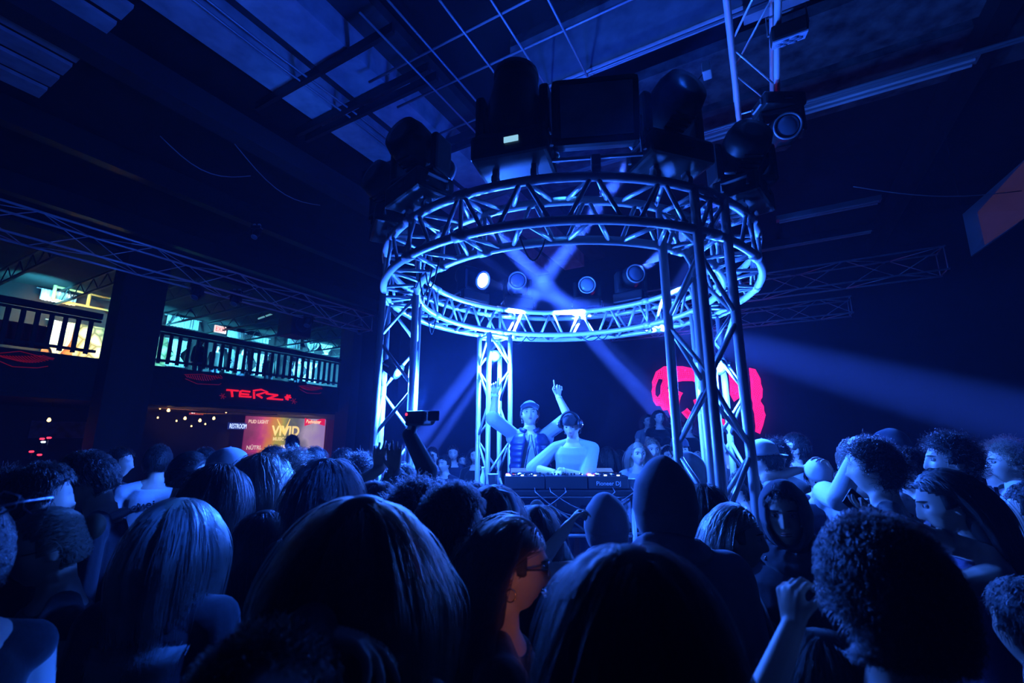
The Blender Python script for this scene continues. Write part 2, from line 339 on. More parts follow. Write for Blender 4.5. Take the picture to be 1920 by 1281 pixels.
mb = MB(); mb.box((-.05, 0, 0), (.06, .1, .09), bev=.008); mb.build('case', GALV, t); mb = MB(); mb.path([(-.08, 0, -.02), (-.2, .05, -.1), (-.28, .1, .0), (-.3, .3, .2)], .005, 6); mb.build('lead', BLK, t, True)
# wash lamps on three columns (these glare in the photograph)
def wash(pos, tgt, label, e, es, size=.07, glow=0):
    t = empty('wash_light', pos, 0, label, 'stage light'); d = (Vector(tgt)-Vector(pos)).normalized()
    Rm = d.to_track_quat('Z', 'Y').to_matrix()
    mb = MB(); mb.lathe([(.04, -.12), (size, -.10), (size+.012, 0), (size+.012, .012), (size, .012)], (0, 0, 0), Rm, 20); h = mb.build('housing', BLKM, t, True)
    mb = MB(); mb.lathe([(size, .0), (size*.7, .012), (.001, .018)], (0, 0, 0), Rm, 20); mb.build('lens', mat('wash_lens_%d' % es, (.8, .9, 1), .2, emit=(.45, .72, 1.), es=es), h, True)
    mb = MB(); mb.path([Rm @ Vector(v) for v in ((size+.02, 0, -.05), (size+.02, 0, -.17), (-size-.02, 0, -.17), (-size-.02, 0, -.05))], .007, 6); mb.build('bracket', GALV, t)
    p = Vector(pos)+d*.05
    light('wash', 'SPOT', p, e, BLUE, size, p+d, R(165), .4)
    if glow: light('wash_spill', 'POINT', Vector(pos)+d*.16+Vector((0, 0, -.02)), glow, (.022, .13, 1.), .06)
# rear column lamp, left column lamp, rear-right column lamp
wash(rp(R(118), RM, 2.60), (.15, .5, 1.9), 'glaring blue-white lamp at the top of the rear truss column', 300, 60, size=.05, glow=520)
wash(rp(R(186), RM, CZ+.50), (.9, 3.0, 1.2), 'glaring lamp at mid height on the inner side of the left truss column', 200, 60, size=.05, glow=420)
wash(rp(R(8), RM, CZ+.58), (.5, 2.0, 1.6), 'glaring lamp on the rear right truss column seen between its tubes', 200, 60, size=.05, glow=420)
light('ring_uplight', 'SPOT', (.42, 3.7, 3.25), 300, (.006, .05, 1.), .15, (-1.2, 3.9, 7.), R(150), .6)
light('performer_key', 'SPOT', rp(R(262), RO, ZT+.2), 190, (.03, .26, 1.), .12, (.35, 4.6, 1.4), R(42), .6)
# ------------------------------------------------------------------ people
REMESH = []
def cap_pts(a, b, ra, rb, n=12, m=4):
    """tapered capsule as closed mesh"""
    a = Vector(a); b = Vector(b); d = b-a; L = d.length
    if L < 1e-6: d = Vector((0, 0, 1))
    q = d.to_track_quat('Z', 'Y'); prof = []
    for k in range(m+1): t = -PI/2+PI/2*k/m; prof.append((ra*math.cos(t), ra*math.sin(t)))
    for k in range(m+1): t = PI/2*k/m; prof.append((rb*math.cos(t), L+rb*math.sin(t)))
    prof[0] = (ra*.05, prof[0][1]); prof[-1] = (rb*.05, prof[-1][1])
    return prof, q.to_matrix(), a
def capsule(mb, a, b, ra, rb=None, n=12):
    rb = ra if rb is None else rb; prof, q, o = cap_pts(a, b, ra, rb); mb.lathe(prof, o, q, n)
def ellip(mb, c, r, rot=None, n=16, m=10):
    V = []; Fc = []; c = Vector(c)
    for i in range(m+1):
        t = -PI/2+PI*i/m; ct, st = max(math.cos(t), .02), math.sin(t)
        for j in range(n):
            a = 2*PI*j/n; v = Vector((r[0]*ct*math.cos(a), r[1]*ct*math.sin(a), r[2]*st)); V.append((rot @ v if rot is not None else v)+c)
    Fc = [(k*n+i, k*n+(i+1) % n, (k+1)*n+(i+1) % n, (k+1)*n+i) for k in range(m) for i in range(n)]
    Fc += [tuple(range(n-1, -1, -1)), tuple(range(m*n, m*n+n))]
    mb.add(V, Fc)
def loft(mb, rings, n=24, fold=0.):
    """rings: (x, y, z, rx, ry)"""
    V = []
    for k, (x, y, z, rx, ry) in enumerate(rings):
        for i in range(n):
            a = 2*PI*i/n; f = 1+fold*math.sin(a*5+k*.7)*math.sin(k*1.3)
            ex = math.copysign(abs(math.cos(a))**.85, math.cos(a)); ey = math.copysign(abs(math.sin(a))**.85, math.sin(a))
            V.append(Vector((x+rx*ex*f, y+ry*ey*f, z)))
    m = len(rings); Fc = [(k*n+i, k*n+(i+1) % n, (k+1)*n+(i+1) % n, (k+1)*n+i) for k in range(m-1) for i in range(n)]
    Fc += [tuple(range(n-1, -1, -1)), tuple(range((m-1)*n, m*n))]
    return mb.add(V, Fc)
def head_pts(d, fem=False, infl=0.):
    """d: (N,3) unit directions, face = +Y. returns points"""
    d = np.asarray(d, float); x, y, z = d[:, 0]*(.0745+infl), d[:, 1]*(.097+infl), d[:, 2]*(.117+infl)
    low = np.clip((-z-.015)/.1, 0, 1)
    x = x*(1-(.38 if fem else .28)*low**1.2)
    y = np.where(y < 0, y*(1-.55*low), y)
    y = np.where((y > 0), y*(1-.05*np.exp(-(x/.05)**2)), y)
    g = lambda cx, cz, sx, sz: np.exp(-((np.abs(x)-cx)/sx)**2-((z-cz)/sz)**2)
    fr = (d[:, 1] > 0)
    s = .8 if fem else 1.
    dy = np.zeros_like(x)
    dy += .006*s*g(.025, .026, .03, .010)                       # brow
    dy += -.014*g(.032, .006, .015, .012)                       # sockets
    nz = np.clip((.02-z)/.055, 0, 1)*(z > -.04)+0.
    dy += np.where(z > -.04, (.006+.022*nz)*np.exp(-(x/(.007+.007*nz))**2)*(z < .03), .026*np.exp(-(x/.013)**2)*np.exp(-((z+.04)/.006)**2))
    dy += .007*g(0, -.058, .020, .005)+.007*g(0, -.070, .018, .006)-.005*g(0, -.064, .022, .0025)
    dy += .008*g(0, -.098, .022, .016)
    dy += .004*g(.045, -.022, .02, .02)
    y = np.where(fr, y+dy*np.clip(d[:, 1]*2, 0, 1), y)
    return np.stack([x, y, z], 1)
def sph_dirs(n, m):
    t = np.linspace(-PI/2, PI/2, m); a = np.linspace(0, 2*PI, n, endpoint=False)
    T, Aa = np.meshgrid(t, a, indexing='ij'); ct = np.maximum(np.cos(T), .004)
    return np.stack([ct*np.cos(Aa), ct*np.sin(Aa), np.sin(T)], -1).reshape(-1, 3)
def grid_faces(n, m, caps=True):
    Fc = [(k*n+i, k*n+(i+1) % n, (k+1)*n+(i+1) % n, (k+1)*n+i) for k in range(m-1) for i in range(n)]
    if caps: Fc += [tuple(range(n-1, -1, -1)), tuple(range((m-1)*n, m*n))]
    return Fc
def add_head(mb, Mh, fem, n=72, m=64):
    d = sph_dirs(n, m); P = head_pts(d, fem); mb.add([Mh @ Vector(p) for p in P], grid_faces(n, m))
    R3 = Mh.to_3x3()
    for sx in (-1, 1):
        ellip(mb, Mh @ Vector((sx*.075, -.008, -.006)), (.010, .019, .031), R3 @ Matrix.Rotation(sx*-.25, 3, 'Z') @ Matrix.Rotation(.15, 3, 'X'), 12, 8)
def hand(mb, w, D, N, S, curl, scale=1., spread=.12, thumb=.5):
    """w wrist, D direction, N palm normal, S toward the thumb. curl: 4 values 0..1"""
    D = Vector(D).normalized(); N = (Vector(N)-D*Vector(N).dot(D)).normalized(); S = Vector(S); S = (S-D*S.dot(D)-N*S.dot(N)).normalized(); k = scale; w = Vector(w)
    offs = (.030, .010, -.011, -.030); Ls = (.073, .081, .075, .060); kn = []
    for i, o in enumerate(offs):
        base = w+D*.012*k+S*o*.55*k; kk = w+D*(.088-.006*abs(i-1.2))*k+S*o*k; kn.append(kk)
        capsule(mb, base, kk, .0145*k, .0115*k, 8)
    ellip(mb, w+D*.05*k-N*.001, (.036*k, .048*k, .014*k), Matrix((S, D, N)).transposed(), 12, 8)
    capsule(mb, w+D*.02*k+S*.02*k+N*.006*k, w+D*.055*k+S*.036*k+N*.008*k, .015*k, .012*k, 8)
    for i, kk in enumerate(kn):
        c = curl[i]; ang = 0; p = kk; sp = (1.2-i)*spread*(1-c*.6)
        for j, f in enumerate((.45, .31, .24)):
            ang += c*(1.25, 1.45, .9)[j]+.06
            d = (D*math.cos(ang)+N*math.sin(ang)+S*math.sin(sp)).normalized(); q = p+d*Ls[i]*f*k
            capsule(mb, p, q, (.0092-.0007*j)*k, (.0086-.0008*j)*k, 8); p = q
    p = w+D*.035*k+S*.032*k+N*.008*k
    for j, L in enumerate((.034, .028)):
        d = (D*.75+S*(.75-thumb*.9*(j*.8+.4))+N*thumb*(.4+.7*j)).normalized(); q = p+d*L*k*1.1; capsule(mb, p, q, (.0115-.001*j)*k, (.0105-.002*j)*k, 8); p = q
def ik(sh, tgt, L1, L2, hint):
    d = tgt-sh; D = min(d.length, (L1+L2)*.999); D = max(D, abs(L1-L2)+.03); u = d.normalized(); a = (L1*L1-L2*L2+D*D)/(2*D); h = math.sqrt(max(L1*L1-a*a, 0))
    hv = Vector(hint)-u*Vector(hint).dot(u)
    if hv.length < 1e-4: hv = Vector((0, 0, -1))-u*-u.z
    return sh+u*a+hv.normalized()*h, sh+u*D
SKIN = mat('skin', (.68, .52, .42), .5, spec=.4); SKIN2 = mat('skin_tan', (.42, .26, .18), .5, spec=.4)
def fabric(name, col, rough=.85): return mat(name, col, rough, sheen=.3, spec=.2, bump=.12, bscale=60)
F_BLACK = fabric('black_cloth', (.012, .012, .014)); F_NAVY = fabric('navy_cloth', (.03, .035, .06)); F_WHITE = fabric('white_cloth', (.8, .8, .8)); F_GREY = fabric('grey_cloth', (.25, .25, .27)); F_DENIM = fabric('denim', (.05, .07, .14)); F_LIGHT = fabric('light_tee_cloth', (.34, .34, .42)); F_HOOD = fabric('hood_fleece', (.22, .20, .26)); F_SCARF = fabric('scarf_cloth', (.10, .10, .13)); SHOE = mat('shoe_rubber', (.05, .05, .05), .6)
EYEW = mat('eye_white', (.5, .5, .5), .3); IRIS = mat('iris', (.02, .015, .01), .15); BROW = mat('eyebrow_hair', (.03, .02, .015), .9); LIP = mat('lip_skin', (.40, .16, .14), .45)
def hair_mat(name, col, rough=.35):
    if name in MATS: return MATS[name]
    m = bpy.data.materials.new(name); m.use_nodes = True; nt = m.node_tree; nt.nodes.clear(); o = nt.nodes.new('ShaderNodeOutputMaterial')
    h = nt.nodes.new('ShaderNodeBsdfHairPrincipled'); h.parametrization = 'COLOR'; h.inputs['Color'].default_value = (*col, 1); h.inputs['Roughness'].default_value = rough; h.inputs['Radial Roughness'].default_value = .45
    nt.links.new(h.outputs[0], o.inputs['Surface']); MATS[name] = m; return m
HC = {'blonde': (.62, .50, .34), 'brown': (.05, .03, .02), 'dark': (.008, .006, .006), 'light': (.34, .24, .16)}
class Fig: pass
SPOTS = [(rp(a, RM, 0).x, rp(a, RM, 0).y, .32) for a in COLA]+[(atY(x_, 900, y_).x, y_, .4) for x_, y_ in ((1136, 1.95), (1795, 1.72), (1530, 3.1), (1596, 2.7), (1948, 1.9), (1545, 1.), (726, 2.05), (745, 2.4), (1005, 1.9))]
def scalp_ok(d, style, hat=False):
    x, y, z = d[:, 0], d[:, 1], d[:, 2]
    front = (y > .30) & (z < .50-.15*np.abs(x)+(y-.3)*.25)
    low = z < np.where(y < -.2, -.62, -.15)
    side = (np.abs(x) > .75) & (z < -.05) & (y > -.25)
    ok = ~(front | low | side)
    return ok & (z < .30) if hat else ok
def make_hair(fig, style, colr, nst, length=None, vol=.012, seed=0, curl=0., detail=9, rad=.0011, hat=False):
    rg = np.random.default_rng(seed+11); M = fig.Mh; k = fig.s
    sm = mat('hair_base_'+colr, tuple(c*.5 for c in HC[colr]), .6)
    # under-shell: closed cap over the scalp
    n, m = 48, 36; d = sph_dirs(n, m); ok = scalp_ok(d, style, hat); fade = np.where(ok, 1., 0.)
    infl = vol*.75 if style != 'buzz' else .004
    P1 = head_pts(d, True, 0)
    rad_d = P1/np.maximum(np.linalg.norm(P1, axis=1, keepdims=True), 1e-6)
    P = P1+rad_d*(infl*fade+(-.006)*(1-fade))[:, None]
    mb = MB(); mb.add([M @ Vector(p) for p in P], grid_faces(n, m))
    if style in ('long', 'longloose', 'sweep'):
        L = length or .35; z0 = -.02; rings = []
        for q in range(7):
            t = q/6.; rings.append((0, -.045-.02*t, z0-L*.62*t, .075+.012*math.sin(t*3), .045+.008*t))
        V0 = len(mb.v); loft(mb, rings, 20); mb.v[V0:] = [tuple(M @ Vector(v)) for v in mb.v[V0:]]
    hb = mb.build('hair', sm, fig.root, True)
    # strands
    cand = rg.normal(size=(nst*4, 3)); cand /= np.linalg.norm(cand, axis=1, keepdims=True); cand = cand[scalp_ok(cand, style, hat)][:nst]; N = len(cand)
    P = head_pts(cand, True, .001); D = P/np.linalg.norm(P, axis=1, keepdims=True)
    lay = rg.random(N)*vol+.002
    L = {'long': length or .42, 'longloose': length or .42, 'sweep': length or .42, 'fuzzy': .045, 'short': .04, 'curly': .075, 'bob': .24, 'up': .10, 'buzz': .012, 'messy': .07, 'wavy': length or .30}[style]
    L = L*(.85+.3*rg.random(N)); ns = detail; step = (L/ns)[:, None]
    sx = np.sign(P[:, 0]+rg.normal(size=N)*.004)
    if style == 'sweep': comb = np.stack([sx*.5, np.full(N, -1.), np.full(N, -.6)], 1)
    elif style in ('long', 'longloose', 'bob', 'wavy'): comb = np.stack([sx*np.where(P[:, 1] < -.02, .35, .9), np.full(N, -.45), np.where(P[:, 1] < -.02, -.8, -.25)], 1)
    elif style == 'up': comb = np.stack([-P[:, 0]*6, np.full(N, -1.), np.full(N, .25)], 1)
    elif style == 'short': comb = np.stack([P[:, 0]*2, np.where(P[:, 2] > .06, .8, -.3), np.full(N, -.35)], 1)
    elif style == 'messy': comb = rg.normal(size=(N, 3))*.8+np.array([0, 0, .2])
    elif style == 'fuzzy': comb = np.stack([P[:, 0]*3, np.full(N, -.7), np.full(N, -.2)], 1)+rg.normal(size=(N, 3))*.5
    elif style == 'curly': comb = rg.normal(size=(N, 3))
    else: comb = D*1.
    tang = comb-D*np.sum(comb*D, 1, keepdims=True); tang /= np.maximum(np.linalg.norm(tang, axis=1, keepdims=True), 1e-6)
    dirs = tang*.8+D*{'curly': 1., 'messy': .6, 'fuzzy': .5, 'buzz': .9, 'short': .18, 'up': .1}.get(style, .25)
    clump = rg.integers(0, max(8, N//22), N); cl = rg.normal(size=(clump.max()+1, 3)); cph = rg.random(clump.max()+1)*6.28
    pts = np.zeros((N, ns+1, 3)); pts[:, 0] = P; cur = P.copy()
    gz = {'long': .55, 'sweep': .5, 'fuzzy': .1, 'longloose': .45, 'bob': .5, 'wavy': .45, 'up': .05, 'short': .25, 'curly': .02, 'messy': .08, 'buzz': 0}[style]
    for j in range(1, ns+1):
        dirs = dirs+np.array([0, 0, -gz])+cl[clump]*(.05+.10*curl)
        if gz > .3:
            wgt = np.clip((-cur[:, 2:3]+.0)/.08, 0, 1); dirs = dirs*(1-wgt*np.array([.55, .5, 0]))+np.stack([-cur[:, 0]*1.2, (-.055-cur[:, 1])*1.5, -.4+0*cur[:, 0]], 1)*wgt
        if curl: 
            ph = cph[clump]+j*1.5
            dirs = dirs+curl*np.stack([np.cos(ph), np.sin(ph)*.6, np.sin(ph*1.1)*.5], 1)
        if style == 'curly': dirs = dirs+rg.normal(size=(N, 3))*.75
        dirs /= np.linalg.norm(dirs, axis=1, keepdims=True)
        nxt = cur+dirs*step
        # collide with the head
        rr = np.array([.076, .098, .119])
        for _ in range(2):
            e = (rr+lay[:, None]+.001); q = nxt/e; ln = np.linalg.norm(q, axis=1, keepdims=True); lm = {'up': 1.0, 'short': 1.06, 'fuzzy': 1.22, 'messy': 1.35}.get(style)
            if lm: nxt = np.where(ln > lm, nxt*lm/ln, nxt)
            if style not in ('curly', 'messy', 'buzz'): 
                top = nxt[:, 2:3] > -.06
                nxt = np.where((ln < 1) & top, nxt/np.maximum(ln, 1e-6), nxt)
                # neck / back cylinder below the head
                c = nxt*np.array([1, 1, 0])-np.array([0, -.03, 0]); cr = np.linalg.norm(c[:, :2]/np.array([.062, .062]), axis=1, keepdims=True); f = np.where((nxt[:, 2:3] < -.05) & (cr < 1+lay[:, None]*12), (1+lay[:, None]*12)/np.maximum(cr, 1e-6), 1)
                nxt = np.where(f > 1, c*f+np.array([0, -.03, 0])+nxt*np.array([0, 0, 1]), nxt)
                # shoulders
                el = 1-(nxt[:, 0:1]/.215)**2; wall = .158*np.sqrt(np.clip(el, 0, 1))*np.clip((-nxt[:, 2:3]-.20)/.08, 0, 1); ins = (el[:, 0] > 0) & (nxt[:, 2] < -.20) & (np.abs(nxt[:, 1]-.0) < wall[:, 0])
                nxt[ins, 1] = np.where(nxt[ins, 1] > .03, wall[ins, 0], -wall[ins, 0])
                c2 = (nxt-np.array([0, -.01, -.31]))/np.array([.20, .115, .105]); l2 = np.linalg.norm(c2, axis=1, keepdims=True)
                nxt = np.where(l2 < 1.02, np.array([0, -.01, -.31])+c2/np.maximum(l2, 1e-6)*1.03*np.array([.20, .115, .105]), nxt)
        if style == 'sweep': nxt[:, 1] = np.where(nxt[:, 2] < .06, np.minimum(nxt[:, 1], -.004-.25*(.06-np.maximum(nxt[:, 2], -.1))), nxt[:, 1])
        dirs = nxt-cur; dirs /= np.maximum(np.linalg.norm(dirs, axis=1, keepdims=True), 1e-6); cur = cur+dirs*step; pts[:, j] = cur
        # keep the face free
        fm = (cur[:, 1] > .055) & (cur[:, 2] < .05) & (cur[:, 2] > -.13) & (np.abs(cur[:, 0]) < .062)
        cur[fm, 0] = np.sign(cur[fm, 0]+1e-6)*.066; pts[:, j] = cur
    c = bpy.data.hair_curves.new('strands'); c.add_curves([ns+1]*N)
    Mn = np.array(M); W3 = pts.reshape(-1, 3) @ Mn[:3, :3].T+Mn[:3, 3]
    c.attributes['position'].data.foreach_set('vector', W3.astype(np.float32).ravel())
    ra = c.attributes.get('radius') or c.attributes.new('radius', 'FLOAT', 'POINT')
    tap = np.linspace(1, .45, ns+1); ra.data.foreach_set('value', np.tile(tap*rad, N).astype(np.float32))
    c.materials.append(hair_mat('hair_'+colr, HC[colr])); so = bpy.data.objects.new('strands', c); COL.objects.link(so); so.parent = hb
    return hb
def queue_remesh(o, vox, sm=3): REMESH.append((o, vox, sm))
def flush_remesh():
    for o, vox, sm in REMESH:
        m = o.modifiers.new('r', 'REMESH'); m.mode = 'VOXEL'; m.voxel_size = vox; m.use_smooth_shade = True
        s = o.modifiers.new('s', 'SMOOTH'); s.factor = .5; s.iterations = sm
    dg = bpy.context.evaluated_depsgraph_get()
    new = [(o, bpy.data.meshes.new_from_object(o.evaluated_get(dg), preserve_all_data_layers=True, depsgraph=dg)) for o, _, _ in REMESH]
    for o, me in new:
        old = o.data; nm = old.name; o.modifiers.clear(); mt = old.materials[0]; o.data = me; me.materials.clear(); me.materials.append(mt); bpy.data.meshes.remove(old); me.name = nm
        me.polygons.foreach_set('use_smooth', [True]*len(me.polygons))
    REMESH.clear()
def person(label, px, py, Y, yaw, fem=False, q=0, hair='short', hc='dark', nst=700, hlen=None, curl=0., vol=.012, top=F_BLACK, sleeve=.45, hem=.86, loose=.012, bottom=F_DENIM, skin=None, armL=None, armR=None, nod=0., turn=0., roll=0., lean=0., leanx=0., floor_z=0., seed=0, H=None, group=None, face=0, sleeves_mat=None, neck=0, extra=None, det=9, hrad=.0011, hat=False):
    """yaw: degrees, 0 looks along +Y (away), 180 looks at the camera. arm = dict(t=world target of the wrist, hint, curl, dirv, palm)"""
    if not isinstance(armL, dict) and not isinstance(armR, dict) and Y > .9 and H is None:      # keep neighbours apart: slide along the line of sight
        def room_(q): return min([math.hypot(q.x-u, q.y-v)-r_ for u, v, r_ in SPOTS] or [9])
        opts = [(0, Y)]+[(abs(k), Y*(1+.012*k)) for k in range(-14, 15) if k]
        best = max(opts, key=lambda o_: min(room_(atY(px, py, o_[1])), .0)*8-o_[0]*.012); Y = best[1]
    P = atY(px, py, Y); SPOTS.append((P.x, P.y, .40 if fem else .43)); Ht = H or (P.z-floor_z-.012); s = Ht/1.75
    fig = Fig(); fig.s = s; fig.label = label
    yaw = math.degrees(math.atan2(-(.35-P.x), 4.6-P.y))+(yaw[0] if isinstance(yaw, tuple) else 0) if (yaw is None or isinstance(yaw, tuple)) else yaw
    root = empty('person', (P.x, P.y, floor_z), R(yaw), label, 'person', group); root.scale = (s, s, s); fig.root = root
    Mi = Matrix.Translation((P.x, P.y, floor_z)) @ Matrix.Rotation(R(yaw), 4, 'Z') @ Matrix.Diagonal((s, s, s, 1)); Minv = Mi.inverted(); fig.Mi = Mi
    skin = skin or SKIN; vox = (.011, .0085, .0055, .0045)[q]
    # the upper body leans about the pelvis, keeping the head over the chosen spot
    Ml = Matrix.Translation((0, 0, .98)) @ Matrix.Rotation(-R(lean), 4, 'X') @ Matrix.Rotation(R(leanx), 4, 'Y') @ Matrix.Translation((0, 0, -.98))
    off = Ml @ Vector((0, 0, 1.62)); sh = Matrix.Translation((-off.x, -off.y, 1.62-off.z)) if (lean or leanx) else Matrix.Identity(4)
    Ml = sh @ Ml; pel = sh @ Vector((0, 0, .98))
    hz = 1.632; nb = Ml @ Vector((0, -.005, 1.50)); Mh = Matrix.Translation(Ml @ Vector((0, .012, 1.52))) @ Matrix.Rotation(R(turn), 4, 'Z') @ Matrix.Rotation(-R(nod), 4, 'X') @ Matrix.Rotation(R(roll), 4, 'Y') @ Matrix.Translation((0, .008, .112)); fig.Mh = Mh; fig.Ml = Ml; fig.TR = None
    fw = 1.0 if not fem else .9; sw = .178 if not fem else .155; wa = .145 if not fem else .118; hp = .165 if not fem else .172
    TR_ = [(0, 0, .84, hp*.9, .10), (0, -.005, .92, hp, .118), (0, 0, 1.0, hp*.93, .110), (0, .003, 1.10, wa, .098), (0, .005, 1.2, wa*1.05, .104), (0, .008, 1.3, .162*fw, .118*fw), (0, 0, 1.38, .165*fw, .105*fw), (0, -.008, 1.44, .115*fw, .078), (0, -.008, 1.475, .07, .06), (0, 0, 1.52, .056*fw, .056*fw)]
    def Tl(mb, v0): mb.v[v0:] = [tuple(Ml @ Vector(v)) for v in mb.v[v0:]]
    body = MB(); loft(body, TR_, 24); Tl(body, 0)
    if fem:
        for sx in (-1, 1): ellip(body, Ml @ Vector((sx*.07, .095, 1.27)), (.058, .05, .055))
    capsule(body, Ml @ Vector((0, -.012, 1.44)), Mh @ Vector((0, -.018, -.06)), .058*fw, .054*fw)
    for sx in (-1, 1): capsule(body, Ml @ Vector((sx*.04, -.02, 1.475)), Ml @ Vector((sx*sw*.92, -.01, 1.41)), .040, .050)
    add_head(body, Mh, fem, *((72, 64) if q >= 1 else (40, 36)))
    legs = []
    for sx in (-1, 1):
        hip = pel+Vector((sx*.09, 0, -.07)); foot = Vector((sx*.10, pel.y*.6, .08)); kn = (hip+foot)/2+Vector((0, .03, 0)); legs.append((hip, kn, foot))
        capsule(body, hip, kn, .082, .052); capsule(body, kn, foot, .052, .036); capsule(body, foot, foot+Vector((0, .12, -.04)), .04, .03)
    L1, L2 = .29, .255; arms = []
    for sx, ar in ((-1, armL), (1, armR)):
        so = Ml @ Vector((sx*sw, -.008, 1.41)); curlv = (.35, .35, .4, .4); palm = Vector((-sx, 0, 0)); dv = None
        if ar is None:
            tw = Ml @ Vector((sx*(sw+.07), .06, .88)); hint = Vector((sx*.3, -1, 0))
        elif ar == 'chest': tw = Ml @ Vector((sx*.08, .24, 1.15)); hint = Vector((sx, -.3, -.8))
        else:
            tw = Minv @ Vector(ar['t']); hint = Minv.to_3x3() @ Vector(ar['hint']) if 'hint' in ar else Vector((sx, -.2, -.6)); curlv = ar.get('curl', curlv)
            if 'palm' in ar: palm = Minv.to_3x3() @ Vector(ar['palm'])
            if 'dir' in ar: dv = (Minv.to_3x3() @ Vector(ar['dir'])).normalized()
        if ar is not None and (tw-so).y*0+(tw.z-so.z) > .15: so = so+Vector((-sx*.015, 0, .035))
        el, wr = ik(so, tw, L1, L2, hint); fd = (wr-el).normalized(); dv = dv or fd
        capsule(body, so, el, .052*fw, .040*fw); capsule(body, el, el+(wr-el)*.35, .041*fw, .040*fw); capsule(body, el+(wr-el)*.3, wr, .040*fw, .027*fw)
        S = dv.cross(palm)*(1 if sx > 0 else -1)
        if S.length < .05: S = Vector((0, 1, 0))
        if ar is not None and 'thumb' in ar: S = Minv.to_3x3() @ Vector(ar['thumb'])
        hand(body, wr-fd*.005, dv, palm, S, curlv, 1. if not fem else .92, spread=(ar or {}).get('spread', .12) if isinstance(ar, dict) else .12, thumb=(ar or {}).get('th', .5) if isinstance(ar, dict) else .5)
        arms.append((so, el, wr, fd))
    fig.arms = arms
    bo = body.build('body', skin, root, True); queue_remesh(bo, vox/s*min(1, s), 3)
    # shirt
    if top is not None:
        m = MB(); lo = loose; rr = [(x, y, z, rx+lo+(.012 if z < 1.25 else 0), ry+lo+(.01 if z < 1.25 else 0)) for (x, y, z, rx, ry) in TR_ if z >= hem and z < 1.46]
        rr = [(0, 0, hem, rr[0][3]+.005, rr[0][4]+.005)]+rr; loft(m, rr, 28, .02); Tl(m, 0)
        if neck: capsule(m, Ml @ Vector((0, -.012, 1.44)), Ml @ Vector((0, -.005, 1.50)), .075, .07)
        if fem:
            for sx in (-1, 1): ellip(m, Ml @ Vector((sx*.07, .098, 1.27)), (.068, .056, .065))
        for sx in (-1, 1):
            if sleeve > -.5: capsule(m, Ml @ Vector((sx*.07, -.015, 1.455)), Ml @ Vector((sx*sw*.92, -.01, 1.41)), .040+lo*.6, .055+lo)
        for (so, el, wr, fd) in arms:
            if sleeve <= 0: continue
            if sleeve <= .6: e = so+(el-so)*(sleeve/.5 if sleeve < .5 else 1); capsule(m, so, e, .050+lo, .048+lo*1.7)
            else: capsule(m, so, el, .056+lo, .046+lo); capsule(m, el, wr-fd*.01, .046+lo, .034+lo*.8)
        sh_o = m.build('shirt', top, root, True); queue_remesh(sh_o, max(vox, .007), 4)
    m = MB()
    for hip, kn, ft in legs: capsule(m, hip, kn, .096, .068); capsule(m, kn, ft+Vector((0, 0, .02)), .067, .055)
    loft(m, [(pel.x, pel.y, .80, hp, .115), (pel.x, pel.y, .90, hp+.014, .128), (pel.x, pel.y, .99, hp+.008, .122)], 20)
    tr = m.build('trousers', bottom, root, True); queue_remesh(tr, .014, 3)
    for hip, kn, ft in legs:
        m = MB(); ellip(m, ft+Vector((0, .055, -.042)), (.05, .135, .045)); m.v = [(x, y, max(z, .001)) for x, y, z in m.v]; m.build('shoe', SHOE, root, True)
    R3 = Mh.to_3x3()
    if face:
        for sx in (-1, 1):
            c = Mh @ Vector((sx*.031, .0755, .006)); mb = MB(); ellip(mb, c, (.0125, .0115, .0085), R3, 14, 10); e = mb.build('eye', EYEW, root, True)
            mb = MB(); ellip(mb, c+R3 @ Vector((0, .0085, 0)), (.0056, .0042, .0062), R3, 12, 8); mb.build('iris', IRIS, e, True)
            mb = MB(); mb.path([Mh @ Vector((sx*(.014+.009*k), .0975-.0028*k-.0010*k*k, .024+.0016*math.sin(k*.9))) for k in range(5)], [.0025, .0036, .0038, .003, .0012], 6, flat=.8); mb.build('eyebrow', BROW, root, True)
        d = sph_dirs(72, 64); 
        mb = MB()
        for z_, h in ((-.0585, .0034), (-.0695, .0042)):
            mb.path([Mh @ Vector((x_, .1010-abs(x_)*.42-(.001 if z_ < -.06 else 0), z_+abs(x_)*.12*(1 if z_ < -.06 else -.6))) for x_ in (-.021, -.012, -.004, .004, .012, .021)], [.0008, h*.8, h, h, h*.8, .0008], 8)
        mb.build('lips', LIP, root, True)
    if hair: make_hair(fig, hair, hc, nst, hlen, vol, seed, curl, det, hrad, hat)
    return fig
def child(fig, mb, name, m, vox=None, smooth=True, sm=3, label=None):
    o = mb.build(name, m, fig.root, smooth)
    if vox: queue_remesh(o, vox, sm)
    if label: o['label'] = label
    return o
def hmb(fig, fn):
    """build in head space"""
    mb = MB(); fn(mb); mb.v = [tuple(fig.Mh @ Vector(v)) for v in mb.v]; return mb
